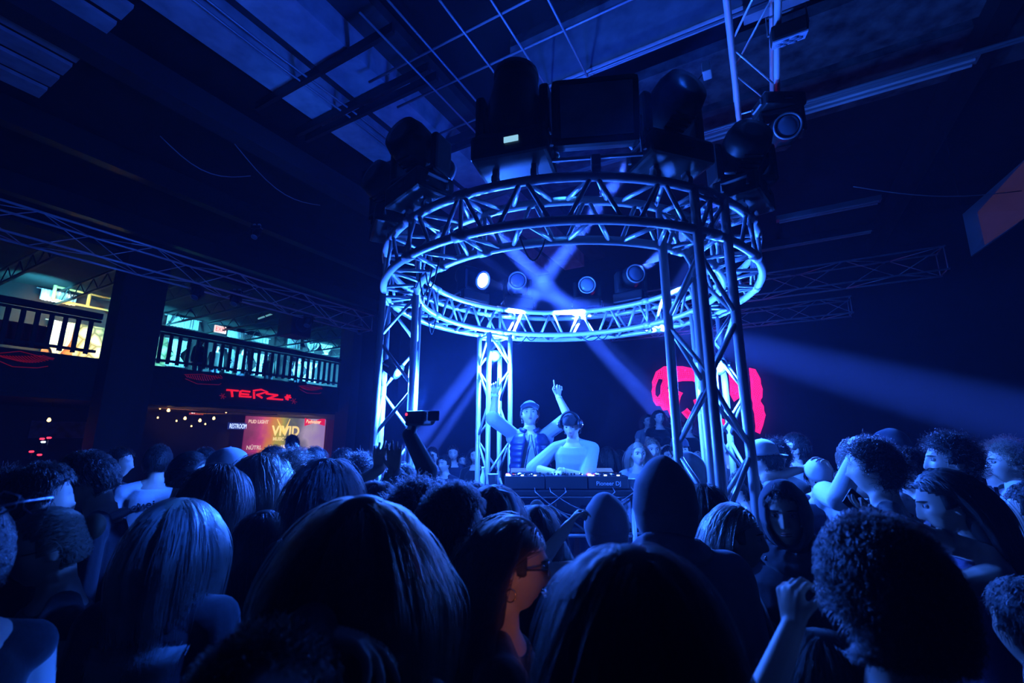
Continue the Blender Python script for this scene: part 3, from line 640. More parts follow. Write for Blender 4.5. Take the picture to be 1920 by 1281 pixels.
def cap_hat(fig, m, yaw=0., brim=True, up=0., brim_m=None, label=None, cutz=.03):
    Rz = Matrix.Rotation(R(yaw), 3, 'Z')
    def dome(mb):
        n, k = 32, 12; V = []
        for i in range(k+1):
            t = i/k*PI/2; r = math.cos(t)
            for j in range(n):
                a = 2*PI*j/n; V.append(Rz @ Vector((.086*max(r, .02)*math.cos(a), .108*max(r, .02)*math.sin(a), cutz+.104*math.sin(t)**.9+(.006*math.sin(a) if i == 0 else 0))))
        V2 = [Vector((v[0]*.95, v[1]*.95, v[2]*.97)) for v in V[:n]]
        Fc = [(q*n+j, q*n+(j+1) % n, (q+1)*n+(j+1) % n, (q+1)*n+j) for q in range(k) for j in range(n)]+[tuple(range(k*n, k*n+n))]
        mb.add(V+V2, Fc+[((k+1)*n+j, (k+1)*n+(j+1) % n, (j+1) % n, j) for j in range(n)])
        mb.lathe([(.006, 0), (.006, .004), (.001, .006)], (0, 0, cutz+.103), None, 10)
    h = child(fig, hmb(fig, dome), 'cap', m, label=label)
    if brim:
        def br(mb):
            n = 14; T = []; B = []
            for ring_ in (0, 1, 2):
                for j in range(n+1):
                    a = -PI*.36+PI*.72*j/n; ext = ring_*.034*math.cos(a*1.1)**.5 if ring_ else -.004
                    v = Vector(((.086+ext*.35)*math.sin(a), .106*math.cos(a)+ext, cutz+.006-.14*ext*(1 if up == 0 else -up)-.25*(math.sin(a)*.086)**2*4))
                    T.append(Rz @ (v+Vector((0, 0, .002)))); B.append(Rz @ (v-Vector((0, 0, .002))))
            N1 = n+1; Fc = []
            for r_ in range(2):
                for j in range(n): q = r_*N1+j; Fc += [(q, q+1, q+N1+1, q+N1), (3*N1+q, 3*N1+q+N1, 3*N1+q+N1+1, 3*N1+q+1)]
            for j in range(n): Fc += [(2*N1+j, 2*N1+j+1, 5*N1+j+1, 5*N1+j), (j, 3*N1+j, 3*N1+j+1, j+1)]
            for r_ in range(2): Fc += [(r_*N1, (r_+1)*N1, (4+r_)*N1, (3+r_)*N1), (r_*N1+n, (3+r_)*N1+n, (4+r_)*N1+n, (r_+1)*N1+n)]
            mb.add(T+B, Fc)
        b = hmb(fig, br).build('brim', brim_m or m, h, True)
    return h
def hood(fig, m, point=0., closed=True, drape=True, infl=.022):
    """hood of a sweatshirt; opening at the face when not closed"""
    mb = MB(); n, k = 56, 44; d = sph_dirs(n, k); P = head_pts(d, True, infl); z = P[:, 2]
    yb = np.clip((.04-P[:, 1])/.14, 0, 1); P[:, 2] += np.where(z > 0, point*np.clip(1-np.abs(P[:, 0])/.075, 0, 1)*(z/.13)*(.4+.6*yb), 0)
    low = np.clip((-z-.03)/.1, 0, 1); P[:, 0] *= 1+.75*low; P[:, 1] = P[:, 1]-.028*low*(P[:, 1] < .02)-.012
    P += (.0015*np.sin(P[:, 2]*70+P[:, 0]*40))[:, None]*d
    keep = np.ones(len(P), bool)
    dc = d @ np.array([0, .985, -.17])
    keep = ~((dc > .60) & (np.abs(d[:, 0]) < .60))
    vm = -np.ones(len(P), int); vm[keep] = np.arange(keep.sum()); Fc = [tuple(vm[i] for i in f) for f in grid_faces(n, k, True) if all(keep[i] for i in f)]
    mb.add([fig.Mh @ Vector(p) for p in P[keep]], Fc)
    o = mb.build('hood', m, fig.root, True); md = o.modifiers.new('t', 'SOLIDIFY'); md.thickness = .012; md.offset = -.2
    def rim(mb):
        mb.path([Vector((.070*math.sin(a), .056-.035*abs(math.cos(a))**2*(1 if math.cos(a) > 0 else .3)+.0, -.012+.118*math.cos(a)+(point*.3 if math.cos(a) > 0 else 0))) for a in np.linspace(0, 2*PI, 36, endpoint=False)], .009, 8, closed=True)
    hmb(fig, rim).build('hood_rim', m, o, True)
    def coll(mb):
        for j, (zz, rx, ry, r_) in enumerate(((-.125, .088, .082, .024), (-.155, .108, .098, .028))):
            mb.path([Vector((rx*math.cos(a), -.015+ry*math.sin(a), zz+.012*math.sin(a*2+j)-.03*math.sin(a))) for a in np.linspace(0, 2*PI, 32, endpoint=False)], [r_*(1+.15*math.sin(a*3+j)) for a in range(32)], 10, closed=True)
    if drape: cm = hmb(fig, coll); child(fig, cm, 'collar', m, .008)
    return o
def sunglasses(fig, m=None, up=0., lens=None):
    m = m or BLK
    def f(mb):
        for sx in (-1, 1):
            mb.path([Vector((sx*(.033+.026*math.cos(a)), .098-.012*(abs(.033+.026*math.cos(a))/.06)**2, .006+up+.016*math.sin(a)+.004*math.cos(a))) for a in np.linspace(0, 2*PI, 20, endpoint=False)], .0025, 6, closed=True)
            mb.path([Vector((sx*.060, .086, .010+up)), Vector((sx*.073, .06, .010+up)), Vector((sx*.079, 0, .006+up)), Vector((sx*.076, -.02, -.006+up))], .0026, 6)
        mb.path([Vector((-.008, .1, .012+up)), Vector((0, .104, .014+up)), Vector((.008, .1, .012+up))], .002, 6)
    g = child(fig, hmb(fig, f), 'sunglasses', m)
    for sx in (-1, 1):
        def l(mb):
            mb.add([Vector((sx*(.033+.026*math.cos(a)), (.098 if s_ else .096)-.012*(abs(.033+.026*math.cos(a))/.06)**2, .006+up+.016*math.sin(a)+.004*math.cos(a))) for s_ in (0, 1) for a in np.linspace(0, 2*PI, 20, endpoint=False)], [tuple(range(20)), tuple(range(39, 19, -1))]+[(i, (i+1) % 20, 20+(i+1) % 20, 20+i) for i in range(20)])
        hmb(fig, l).build('lens', lens or mat('dark_lens', (.01, .01, .012), .08, spec=.8), g)
    return g
def band(fig, side, m, name='wristband', r=.034, w=.02, back=.03):
    so, el, wr, fd = fig.arms[side]; mb = MB(); c = wr-fd*back; q = fd.to_track_quat('Z', 'Y').to_matrix(); mb.lathe([(r*.86, -w/2), (r, -w/2), (r, w/2), (r*.86, w/2)], c, q, 20); return child(fig, mb, name, m)
def wrist_world(fig, side, fwd=.09, up=0.):
    so, el, wr, fd = fig.arms[side]; return fig.Mi @ (wr+fd*fwd)
# ------------------------------------------------------------------ stage, table and decks
RZ = .35
mb = MB(); mb.box((.65, 4.75, RZ/2), (1.16, 1.3, RZ), bev=.01); st = mb.build('stage_riser', BLKM); tag(st, 'low black riser the two performers stand on inside the ring', 'stage')
TEXTS = []; TZ = 1.36; TX0, TX1, TY0, TY1 = -.55, 1.02, 3.72, 4.28
t = empty('performer_table', ((TX0+TX1)/2, (TY0+TY1)/2, 0), 0, 'black table with truss legs carrying the music decks in front of the performers', 'table')
cx_ = (TX0+TX1)/2; cy_ = (TY0+TY1)/2
mb = MB(); mb.box((0, 0, TZ-.02), (TX1-TX0, TY1-TY0, .04), bev=.006); mb.build('tabletop', BLK, t)
mb = MB(); mb.box((0, -.02, TZ-.30), (TX1-TX0-.06, .4, .03), bev=.004); mb.build('shelf', BLK, t)
for x in (-.72, .72):
    for y in (-.22, .22):
        mb = MB(); mb.tube((x, y, 0), (x, y, TZ-.04), .02, n=10); mb.build('leg', GALV, t, True)
for k in range(4):
    mb = MB(); x0 = -.72+k*.36; z0, z1 = (TZ-.32, TZ-.06) if k % 2 else (TZ-.06, TZ-.32); mb.tube((x0, -.22, z0), (x0+.36, -.22, z1), .008, n=8); mb.build('brace', GALV, t, True)
for zz in (TZ-.05, TZ-.34, .5):
    mb = MB(); mb.tube((-.72, -.22, zz), (.72, -.22, zz), .014, n=8); mb.build('cross_bar', GALV, t, True)
LED_W = mat('led_white', (.5, .6, .7), .3, emit=(.5, .75, 1), es=4); LED_R = mat('led_red', (.3, 0, 0), .3, emit=(1, .02, .05), es=4)
METD = mat('dark_metal_top', (.05, .055, .06), .28, .6); CHROME = mat('chrome', (.8, .8, .8), .12, 1.)
def deck(x, label, text=False):
    t = empty('music_player', (x, 3.98, TZ+.001), 0, label, 'music player')
    mb = MB(); mb.box((0, 0, .055), (.32, .40, .10), bev=.008); mb.build('case', METD, t)
    mb = MB(); mb.lathe([(.105, .105), (.105, .118), (.098, .124), (.04, .124), (.035, .126), (.001, .126)], (0, -.03, 0), None, 40); mb.build('jog_wheel', CHROME, t, True)
    mb = MB(); mb.box((0, .145, .125), (.22, .10, .012), Matrix.Rotation(R(18), 3, 'X'), bev=.003); mb.build('screen', mat('deck_screen', (.02, .03, .05), .15, emit=(.12, .3, .9), es=.6), t)
    for k in range(8):
        mb = MB(); mb.box((-.12+k*.0343, -.165, .109), (.022, .016, .008), bev=.002); mb.build('button', LED_W if k % 3 == 0 else BLK, t)
    for k in range(2):
        mb = MB(); mb.lathe([(.016, .105), (.016, .113), (.013, .116), (.001, .116)], (-.135, -.11+k*.045, 0), None, 16); mb.build('play_button', LED_R if k else LED_W, t, True)
    mb = MB(); mb.box((.135, .0, .108), (.014, .13, .006)); mb.box((.135, -.02, .116), (.02, .02, .012), bev=.002); mb.build('pitch_slider', BLK, t)
    if text: txt('Pioneer DJ', .045, Matrix.Translation((-.10, -.203, .035)) @ Matrix.Rotation(PI/2, 4, 'X'), mat('print_white', (.6, .6, .65), .5), 'lettering', t)
    return t
def txt(s, size, M, m, name, parent=None, ext=.001, sx=1., shear=0, bold=0):
    c = bpy.data.curves.new(name, 'FONT'); TX = TEXTS; c.body = s; c.size = size; c.extrude = ext; c.offset = bold; c.shear = shear; c.materials.append(m)
    o = bpy.data.objects.new(name, c); COL.objects.link(o)
    if parent is not None: o.parent = parent
    o.matrix_local = M @ Matrix.Diagonal((sx, 1, 1, 1)); TX.append(o); return o
deck(.10, 'left black music player with large silver jog wheel'); deck(.77, 'right black music player with white lettering on its front edge', True)
t = empty('mixer', (.435, 3.98, TZ+.001), 0, 'black mixer covered in small knobs between the two music players', 'mixer')
mb = MB(); mb.box((0, 0, .055), (.33, .40, .10), bev=.006); mb.build('case', METD, t)
for i in range(6):
    for j in range(8):
        mb = MB(); p = Vector((-.135+i*.054, -.06+j*.031, .105)); mb.lathe([(.008, 0), (.007, .016), (.001, .017)], p, None, 10); mb.build('knob', CHROME if (i+j) % 3 == 0 else BLKM, t, True)
for i in range(4):
    mb = MB(); mb.box((-.108+i*.054, -.12, .106), (.005, .07, .002)); mb.box((-.108+i*.054, -.12+.012*i, .114), (.018, .012, .014), bev=.002); mb.build('fader', CHROME, t)
mb = MB(); mb.box((0, -.178, .106), (.08, .004, .002)); mb.box((.01, -.178, .114), (.012, .018, .014)); mb.build('crossfader', CHROME, t)
mb = MB()
for i in range(7): mb.box((.148, -.04+i*.018, .107), (.008, .012, .003))
mb.build('level_meter', LED_W, t)
txt('Pioneer DJ', .03, Matrix.Translation((-.15, .185, .105)), mat('print_white'), 'lettering', t)
for k, (x0, x1, d) in enumerate(((-.05, .42, .12), (.18, .80, .17), (.30, .95, .14))):
    mb = MB(); pts = [(x0+(x1-x0)*q/14, 3.70-.04*math.sin(PI*q/14), TZ-.005-d*math.sin(PI*q/14)) for q in range(15)]; pts = [(x0, 3.79, TZ+.02)]+pts+[(x1, 3.79, TZ+.02)]
    mb.path(pts, .004, 6); tag(mb.build('cable', mat('cable_rubber', (.12, .12, .13), .4), smooth=True), ['thin cable drooping below the left music player', 'longest cable sagging across the table front', 'cable sagging below the right music player'][k], 'cable')
def cup(loc, label, m=None, r=.042, h=.115, group=None):
    t = empty('plastic_cup', loc, 0, label, 'cup', group); mb = MB(); mb.lathe([(r*.72, 0), (r, h), (r*1.05, h), (r*1.05, h+.004), (r*.96, h+.004), (r*.93, h-.004), (r*.7, .004)], n=24)
    mb.build('cup_wall', m or mat('white_plastic', (.75, .78, .8), .4), t, True); return t
c = atY(924, 912, 3.86); cup((c.x, 3.86, TZ), 'white plastic cup on the left end of the performers table')
c = atY(905, 912, 3.86); t = empty('drink_bottle', (c.x, 3.9, TZ), 0, 'small clear bottle beside the white cup on the table', 'bottle')
mb = MB(); mb.lathe([(.024, 0), (.026, .01), (.026, .09), (.012, .125), (.011, .145), (.013, .148), (.013, .156)], n=18); mb.build('bottle_body', mat('clear_bottle', (.5, .6, .7), .1), t, True)
mb = MB(); mb.lathe([(.014, .156), (.014, .172), (.001, .173)], n=16); mb.build('bottle_cap', mat('white_plastic'), t, True)
# two tumblers and a bowl at the right end
cup((.96, 3.83, TZ), 'small cup at the right end of the performers table', r=.035, h=.08)
# ------------------------------------------------------------------ performers
T_ = lambda px, py, Y: atY(px, py, Y)
dj = person('man in backwards-tilted cap and dark quilted vest, both arms raised with fingers pointing up', 993, 752, 4.5, 180, q=3, hair='short', hat=True, hc='brown', nst=900, top=F_LIGHT, sleeve=.5, loose=.013, floor_z=RZ, nod=-13, face=2,
    armR=dict(t=T_(929, 738, 4.42), hint=(-.6, -.75, -.4), palm=(0, -1, 0), dir=(-.05, 0, 1), curl=(.0, .7, .8, .8), thumb=(1, 0, 0), th=.6),
    armL=dict(t=T_(1046, 742, 4.45), hint=(.6, -.55, -.45), palm=(0, -1, 0), dir=(.0, 0, 1), curl=(.0, .85, .9, .9), thumb=(-1, 0, 0), th=.9))
cap_hat(dj, fabric('cap_dark', (.05, .06, .09)), up=3, cutz=.034)
band(dj, 1, F_WHITE, w=.024); band(dj, 0, F_WHITE, r=.031, w=.009)
mb = MB(); nn = 44; rings = []      # quilted vest, open at the front
for k in range(49):
    z = .84+k*(1.45-.84)/48
    base = np.interp(z, [.84, .92, 1.0, 1.1, 1.2, 1.3, 1.38, 1.44, 1.47], [.165, .168, .163, .158, .160, .166, .160, .12, .085]); by = np.interp(z, [.84, .92, 1.0, 1.1, 1.2, 1.3, 1.38, 1.44, 1.47], [.135, .14, .138, .128, .132, .142, .13, .095, .082])
    qlt = .013*abs(math.sin((z-.84)/.055*PI))**.6; gap = np.interp(z, [.84, 1.15, 1.40, 1.47], [.62, .40, .16, .35])
    row = []
    for j in range(nn+1):
        a = PI/2+gap+(2*PI-2*gap)*j/nn; rx = base+.030+qlt; ry = by+.024+qlt
        arm = math.exp(-((abs(math.cos(a))-1)/.12)**2)*(z > 1.18)*-.012
        row.append(Vector(((rx+arm)*math.copysign(abs(math.cos(a))**.85, math.cos(a)), ry*math.copysign(abs(math.sin(a))**.85, math.sin(a)), z)))
    rings += row
mb.add([dj.Ml @ v for v in rings], [(k*(nn+1)+j, k*(nn+1)+j+1, (k+1)*(nn+1)+j+1, (k+1)*(nn+1)+j) for k in range(48) for j in range(nn)])
v_ = mb.build('vest', mat('vest_nylon', (.025, .035, .10), .4), dj.root, True); md = v_.modifiers.new('t', 'SOLIDIFY'); md.thickness = .012
mb = MB(); mb.path([Vector((.085*math.cos(a), -.008+.078*math.sin(a), 1.475+.012*math.cos(a*2))) for a in np.linspace(PI/2+.5, 2.5*PI-.5, 26)], .022, 8); mb.build('vest_collar', mat('vest_nylon'), v_, True)
for sx in (-1, 1):
    mb = MB(); mb.path([Vector((sx*(.008+.20*max(0, 1.42-z)), .155-.25*max(0, 1.42-z)**2, z)) for z in np.linspace(1.44, .88, 12)], .004, 6); mb.build('vest_zip', BLK, v_, True)
d2 = person('man in cap and pale t-shirt with headphones on his head, bent over the decks', 1072, 772, 4.12, 160, q=3, hair='short', hat=True, hc='dark', nst=900, top=F_GREY if 0 else fabric('pale_tee', (.36, .38, .45)), sleeve=.5, loose=.016, floor_z=RZ, nod=14, lean=10, face=2,
    armL=dict(t=T_(1050, 882, 3.95), hint=(1, .1, -.5), palm=(0, 0, -1), dir=(-.5, -.6, -.55), curl=(.4, .35, .4, .5)),
    armR=dict(t=T_(1040, 886, 3.97), hint=(-1, .4, -.3), palm=(0, 0, -1), dir=(.2, -.7, -.5), curl=(.4, .4, .5, .5)))
cap_hat(d2, F_BLACK, yaw=180, cutz=.03)
band(d2, 0, F_WHITE, r=.032, w=.01)
def hp(mb): mb.path([Vector((.094*math.cos(a), .035+.02*math.sin(a), .02+.125*math.sin(a))) for a in np.linspace(-.15, PI+.15, 24)], .007, 8, flat=1.6)
hpo = child(d2, hmb(d2, hp), 'headphones', BLK)
for sx in (-1, 1):
    hmb(d2, lambda mb: mb.lathe([(.001, -.012), (.036, -.012), (.042, -.004), (.042, .012), (.034, .024), (.020, .026), (.001, .024)], (sx*.088, .045, .03), Matrix.Rotation(sx*PI/2, 3, 'Y'), 24)).build('ear_cup', BLK, hpo, True)
    hmb(d2, lambda mb: mb.lathe([(.026, .026), (.026, .030), (.020, .030), (.020, .026)], (sx*.088, .045, .03), Matrix.Rotation(sx*PI/2, 3, 'Y'), 24)).build('ring_trim', LED_W if 0 else CHROME, hpo, True)
# ------------------------------------------------------------------ crowd
# --- near the camera
HR = dict(det=12, hrad=.0009)
person('woman with long straight blonde hair seen from behind, its right side lit bright blue', 335, 933, 1.36, (30,), True, 1, 'long', 'blonde', 5200, .40, vol=.016, top=F_BLACK, sleeve=1, seed=1, **HR)
person('woman with long dark brown hair over her shoulder, seen from behind, lower centre left', 672, 930, .86, (-8,), True, 1, 'longloose', 'brown', 5200, .50, vol=.018, curl=.10, top=F_BLACK, sleeve=1, seed=2, **HR)
w3 = person('woman in sunglasses in profile facing right, warm light on her neck, nearest the camera', 938, 962, 1.08, -84, True, 3, 'sweep', 'brown', 5200, .48, vol=.012, curl=.06, top=F_BLACK, sleeve=1, seed=3, face=2, nod=6, **HR)
sunglasses(w3)
light('added_face_spot', 'SPOT', (.52, .58, 1.12), 3.2, (1., .33, .10), .03, w3.Mi @ (w3.Mh @ Vector((0, .07, -.06))), R(24), .6)  # unseen warm spot added to light her face and neck
m = MB(); m.path([w3.Mh @ Vector((.082, -.004, -.04+.016*math.cos(a))+Vector((0, .012*math.sin(a), 0))[:0]) if 0 else w3.Mh @ Vector((.083, -.006+.013*math.sin(a), -.052+.015*math.cos(a))) for a in np.linspace(0, 2*PI, 18, endpoint=False)], .0018, 6, closed=True); child(w3, m, 'earring', mat('gold', (.9, .6, .2), .2, 1.))
person('dark-haired person seen from behind, big dark head low right of the centre', 1190, 1022, .62, (6,), False, 1, 'bob', 'dark', 3500, .20, vol=.014, top=F_BLACK, sleeve=1, seed=4, det=9)
person('person with fuzzy dark hair seen from behind, nearest at lower right', 1655, 985, .78, (-10,), False, 1, 'fuzzy', 'dark', 6000, vol=.010, top=F_NAVY, sleeve=1, seed=5, det=8)
person('dark mop of hair seen from behind at the very bottom left of centre', 480, 1215, .58, (4,), False, 3, 'fuzzy', 'dark', 5000, vol=.016, top=F_BLACK, sleeve=1, seed=6, det=8, armR=dict(t=T_(585, 1180, .70), hint=(.6, -1, -1.2), palm=(0, -.2, -1), dir=(1, .1, -.25), curl=(.15, .2, .3, .35), spread=.2))
w7 = person('woman in sunglasses with tied-back hair in profile facing left, at lower left', 138, 945, 1.45, 138, True, 2, 'up', 'light', 3000, vol=.010, top=F_BLACK, sleeve=0, seed=7, face=2, nod=12)
sunglasses(w7)
ellb = MB(); ellip(ellb, w7.Mh @ Vector((0, -.115, .03)), (.04, .035, .045)); child(w7, ellb, 'hair_bun', mat('hair_base_light', (.17, .12, .08)))
w8 = person('bare-shouldered woman at the far left edge holding up thin angular glasses', -50, 935, 1.15, 70, True, 1, 'up', 'dark', 2200, None, top=F_BLACK, sleeve=0, seed=8, loose=.006)
g = empty('eyeglasses', T_(40, 943, .80), R(-10), 'thin-framed angular glasses held up at the far left', 'glasses')
for sx in (-1, 1):
    mb = MB(); mb.path([(sx*.033+.028*c, 0, .018*s_) for c, s_ in ((-1, .1), (-.35, .95), (1, .6), (.8, -.5), (-.2, -1.), (-.9, -.5))], .0014, 6, closed=True); mb.build('rim', mat('frame_metal', (.5, .5, .6), .3, .8), g, True)
mb = MB(); mb.path([(-.006, 0, .004), (0, -.003, .007), (.006, 0, .004)], .0014, 6); mb.build('bridge', mat('frame_metal'), g, True)
for sx in (-1, 1): mb = MB(); mb.path([(sx*.062, 0, .01), (sx*.064, -.05, .008), (sx*.06, -.11, -.004)], .0014, 6); mb.build('temple_arm', mat('frame_metal'), g, True)
w9 = person('man in dark polo with pale-trimmed collar looking down to the left', 208, 840, 2.1, 120, False, 2, 'short', 'dark', 1800, vol=.014, top=F_NAVY, sleeve=.5, neck=0, nod=22, seed=9, face=1)
mb = MB(); mb.path([w9.Ml @ Vector((.085*math.cos(a), -.012+.08*math.sin(a), 1.455+.018*math.sin(a)*-1)) for a in np.linspace(PI/2+.35, 2.5*PI-.35, 24)], .014, 8, flat=1.4); c_ = child(w9, mb, 'collar', F_WHITE, label='pale-trimmed collar')
# jersey man
w10 = person('man in white jersey with arched lettering across the upper back', 300, 834, 3.5, 34, False, 1, 'short', 'dark', 1500, top=F_WHITE, sleeve=.5, loose=.016, seed=10)
for i, ch in enumerate('Budweiser'):
    a = (i-4)*.105; x = .40*math.sin(a)
    M = Matrix.Translation((x-.022, -.146+.25*x*x, 1.315+.40*(math.cos(a)-1))) @ Matrix.Rotation(-a, 4, 'Y') @ Matrix.Rotation(PI/2, 4, 'X'); txt(ch, .078, M, mat('print_black', (.02, .02, .03), .7), 'lettering', w10.root, ext=.004, bold=.0015)
# heads to the left of the column
CROWD = [  # label, px, py, Y, yaw, fem, hair, colour, strands, length, curl, vol, kwargs
 ('woman with dark ponytailed hair right of the white jersey', 352, 848, 2.7, None, True, 'up', 'dark', 1300, None, 0, .014, {}),
 ('person with dark bob seen from behind, below the small white cap', 405, 868, 1.8, None, True, 'bob', 'dark', 1800, .24, 0, .016, {}),
 ('woman with wavy shoulder-length light hair seen from behind', 487, 848, 1.95, None, True, 'wavy', 'light', 3200, .30, .28, .018, {'top': F_GREY}),
 ('person with upright streaked hair in front of the poster wall', 547, 843, 2.8, None, False, 'messy', 'light', 1500, None, 0, .02, {}),
 ('person with round dark head of hair below the poster', 606, 860, 1.8, None, True, 'wavy', 'dark', 2200, .2, .1, .02, {}),
 ('woman with long dark hair hanging straight behind the blonde', 492, 955, 1.75, None, True, 'long', 'dark', 3200, .34, 0, .014, {}),
 ('person with tousled dark hair left of the truss column', 668, 852, 2.8, None, False, 'curly', 'dark', 1500, None, 0, .022, {}),
 ('woman with sleek combed dark hair and shiny hair clip', 702, 900, 2.0, None, True, 'bob', 'dark', 2200, .2, 0, .012, {}),
 ('person with curly dark hair, large silhouette under the truss column', 775, 905, 1.75, (-14,), False, 'curly', 'dark', 2800, None, 0, .03, {}),
 ('person with dark hair turned in profile just right of the curly head', 838, 906, 1.45, -60, False, 'short', 'dark', 1600, None, 0, .014, {'face': 1, 'q': 2}),
 ('woman with dark hair and a pale bandana tail catching the light', 925, 908, 1.75, None, True, 'bob', 'dark', 2200, .22, 0, .014, {}),
 ('person partly hidden behind the bandana woman', 885, 905, 2.0, None, False, 'short', 'dark', 900, None, 0, .014, {'top': F_GREY}),
 ('person with dark hair at the foot of the left truss column', 812, 895, 2.3, None, False, 'short', 'dark', 900, None, 0, .014, {}),
 ('woman in profile facing right with pale straight hair, beside the hooded figures', 1362, 942, 1.66, -112, True, 'sweep', 'light', 2600, .26, 0, .012, {'face': 1, 'q': 2}),
 ('curly dark-haired man in black shirt seen from behind at right', 1640, 826, 2.15, (22,), False, 'curly', 'dark', 2600, None, 0, .03, {'sleeve': .5, 'loose': .02}),
 ('curly-haired man in profile facing left behind the woman with the phone', 1784, 815, 2.35, 64, False, 'curly', 'dark', 2400, None, 0, .028, {'face': 2, 'q': 2}),
 ('man with fringe in profile facing left near the right edge', 1856, 832, 3.2, 60, False, 'short', 'brown', 900, None, 0, .014, {'face': 1, 'q': 2}),
 ('man in pale blue t-shirt in profile facing left, head tipped back', 1487, 812, 3.9, 66, False, 'short', 'dark', 800, None, 0, .012, {'face': 1, 'q': 2, 'top': F_LIGHT, 'nod': -12, 'sleeve': .5}),
 ('person with dark curls in front of the man in pale blue', 1455, 822, 3.5, 100, False, 'curly', 'dark', 900, None, 0, .02, {}),
 ('person with dark hair in light blue top behind the curly man', 1700, 838, 2.7, 70, False, 'short', 'dark', 700, None, 0, .014, {'top': F_LIGHT, 'sleeve': .5}),
 ('person with dark hair just left of the long-haired woman in profile', 1322, 905, 2.2, None, True, 'bob', 'dark', 1200, .22, 0, .014, {}),
 ('dark head seen from behind between the truss tubes', 1400, 880, 2.9, None, False, 'short', 'dark', 700, None, 0, .014, {}),
 ('person at the far left below the red bar lights', 70, 868, 1.9, None, False, 'short', 'dark', 900, None, 0, .014, {}),
 ('person with dark hair low at the left edge of the crowd', 18, 880, 1.7, 40, False, 'messy', 'dark', 900, None, 0, .016, {}),
 ('dark figure between the polo man and the far left person', 132, 862, 2.2, None, False, 'short', 'dark', 700, None, 0, .012, {}),
 ('dark head behind the jersey man', 222, 838, 3.4, None, False, 'short', 'dark', 600, None, 0, .012, {}),
 ('dark head below the EXIT sign', 378, 840, 2.9, None, False, 'short', 'dark', 600, None, 0, .012, {}),
 ('dark head in the distance below the lettered poster', 585, 838, 3.0, None, False, 'short', 'dark', 600, None, 0, .012, {}),
 ('dark head in the distance beside the dark red panel', 640, 840, 3.2, None, False, 'short', 'dark', 600, None, 0, .012, {}),
 ('distant dark head left of the spiky-haired person', 508, 835, 3.4, None, False, 'short', 'dark', 500, None, 0, .012, {}),
]
PF = {}
for (lab, px, py, Y, yaw, fem, hs, hcol, ns_, hl, cu, vo, kw) in CROWD:
    kw = dict(kw); q_ = kw.pop('q', 0 if Y > 1.7 else 1)
    PF[lab] = person(lab, px, py, Y, yaw, fem, q_, hs, hcol, ns_, hl, curl=cu, vol=vo, seed=int(px), **kw)
bl = PF['woman with dark hair and a pale bandana tail catching the light']
mb = MB(); 
mb.path([bl.Mh @ Vector(v) for v in ((.03, -.06, .115), (.075, -.075, .10), (.098, -.085, .05), (.108, -.09, -.02), (.11, -.085, -.09), (.105, -.08, -.14))], [.012, .022, .026, .022, .016, .006], 8, flat=.3); child(bl, mb, 'bandana', fabric('pale_bandana', (.6, .6, .65)))
cl_ = PF['woman with sleek combed dark hair and shiny hair clip']; mb = MB(); mb.path([cl_.Mh @ Vector(v) for v in ((.07, -.045, .055), (.088, -.03, .03), (.092, -.005, .01))], .004, 6); child(cl_, mb, 'hair_clip', CHROME)
# --- hoods
h1 = person('person in pointed fleece hood seen from behind, tallest of the hooded figures', 1243, 870, 1.8, None, False, 0, None, top=F_HOOD, sleeve=1, loose=.03, neck=1); hood(h1, F_HOOD, .028)
h2 = person('shorter person in rounded fleece hood seen from behind, raising a drink', 1136, 930, 1.95, (10,), True, 0, None, top=F_HOOD, sleeve=0, loose=.01, armL=dict(t=T_(1066, 985, 1.85), hint=(-1, -.6, -1), palm=(1, 0, 0), curl=(.6, .6, .6, .6))); hood(h2, F_HOOD, .01)
h3 = person('man wrapped in a hood and scarf facing the camera with a faint smile', 1468, 903, 1.72, 152, False, 3, 'short', 'dark', 900, vol=.008, top=F_SCARF, sleeve=1, loose=.03, face=2, neck=1, turn=-6, roll=3); hood(h3, F_SCARF, 0, infl=.020)
h4 = person('person in smooth backlit hood left of the truss column', 1288, 850, 2.35, (18,), False, 0, None, top=F_GREY, sleeve=1, loose=.03, neck=1); hood(h4, F_GREY, 0)
# --- right side with poses
wp = person('woman with long dark hair in profile facing left, sequinned top, arm stretched out', 1795, 876, 1.72, 62, True, 3, 'sweep', 'dark', 4200, .34, vol=.014, top=mat('sequin_fabric', (.25, .22, .4), .35, .4, bump=.6, bscale=260), sleeve=-1, loose=.006, seed=31, face=2, nod=14, det=11,
    armR=dict(t=T_(1672, 972, 1.60), hint=(0, 0, -1), palm=(0, -.2, 1), dir=(-1, .1, .25), curl=(.2, .25, .3, .3), thumb=(.1, .2, 1), spread=.2), armL=dict(t=T_(1650, 985, 1.78), hint=(.2, -.2, -1), palm=(0, .4, 1), dir=(-1, 0, .3), curl=(.5, .5, .5, .5)))
ph = empty('smartphone', T_(1622, 958, 1.72), 0, 'dark smartphone held out by the woman with the sequinned top', 'phone', rot=(R(70), R(-40), R(20)))
mb = MB(); mb.box((0, 0, 0), (.072, .15, .009), bev=.004); mb.build('phone_case', BLK, ph); mb = MB(); mb.box((0, 0, .0052), (.064, .14, .0006)); mb.build('phone_screen', mat('screen_off', (.02, .02, .03), .1), ph)
ws = person('man in white shirt and bow tie with glossy curly hair at the right edge', 1893, 826, 2.7, 62, False, 2, 'curly', 'light', 2200, None, vol=.02, top=F_WHITE, sleeve=1, loose=.016, seed=33, face=1, neck=1)
mb = MB()
for sx in (-1, 1): mb.add([ws.Ml @ Vector(v) for v in ((0, .125, 1.475), (sx*.045, .125, 1.50), (sx*.045, .125, 1.445), (0, .108, 1.475), (sx*.045, .108, 1.50), (sx*.045, .108, 1.445))], [(0, 1, 2), (3, 5, 4), (0, 3, 4, 1), (1, 4, 5, 2), (2, 5, 3, 0)])
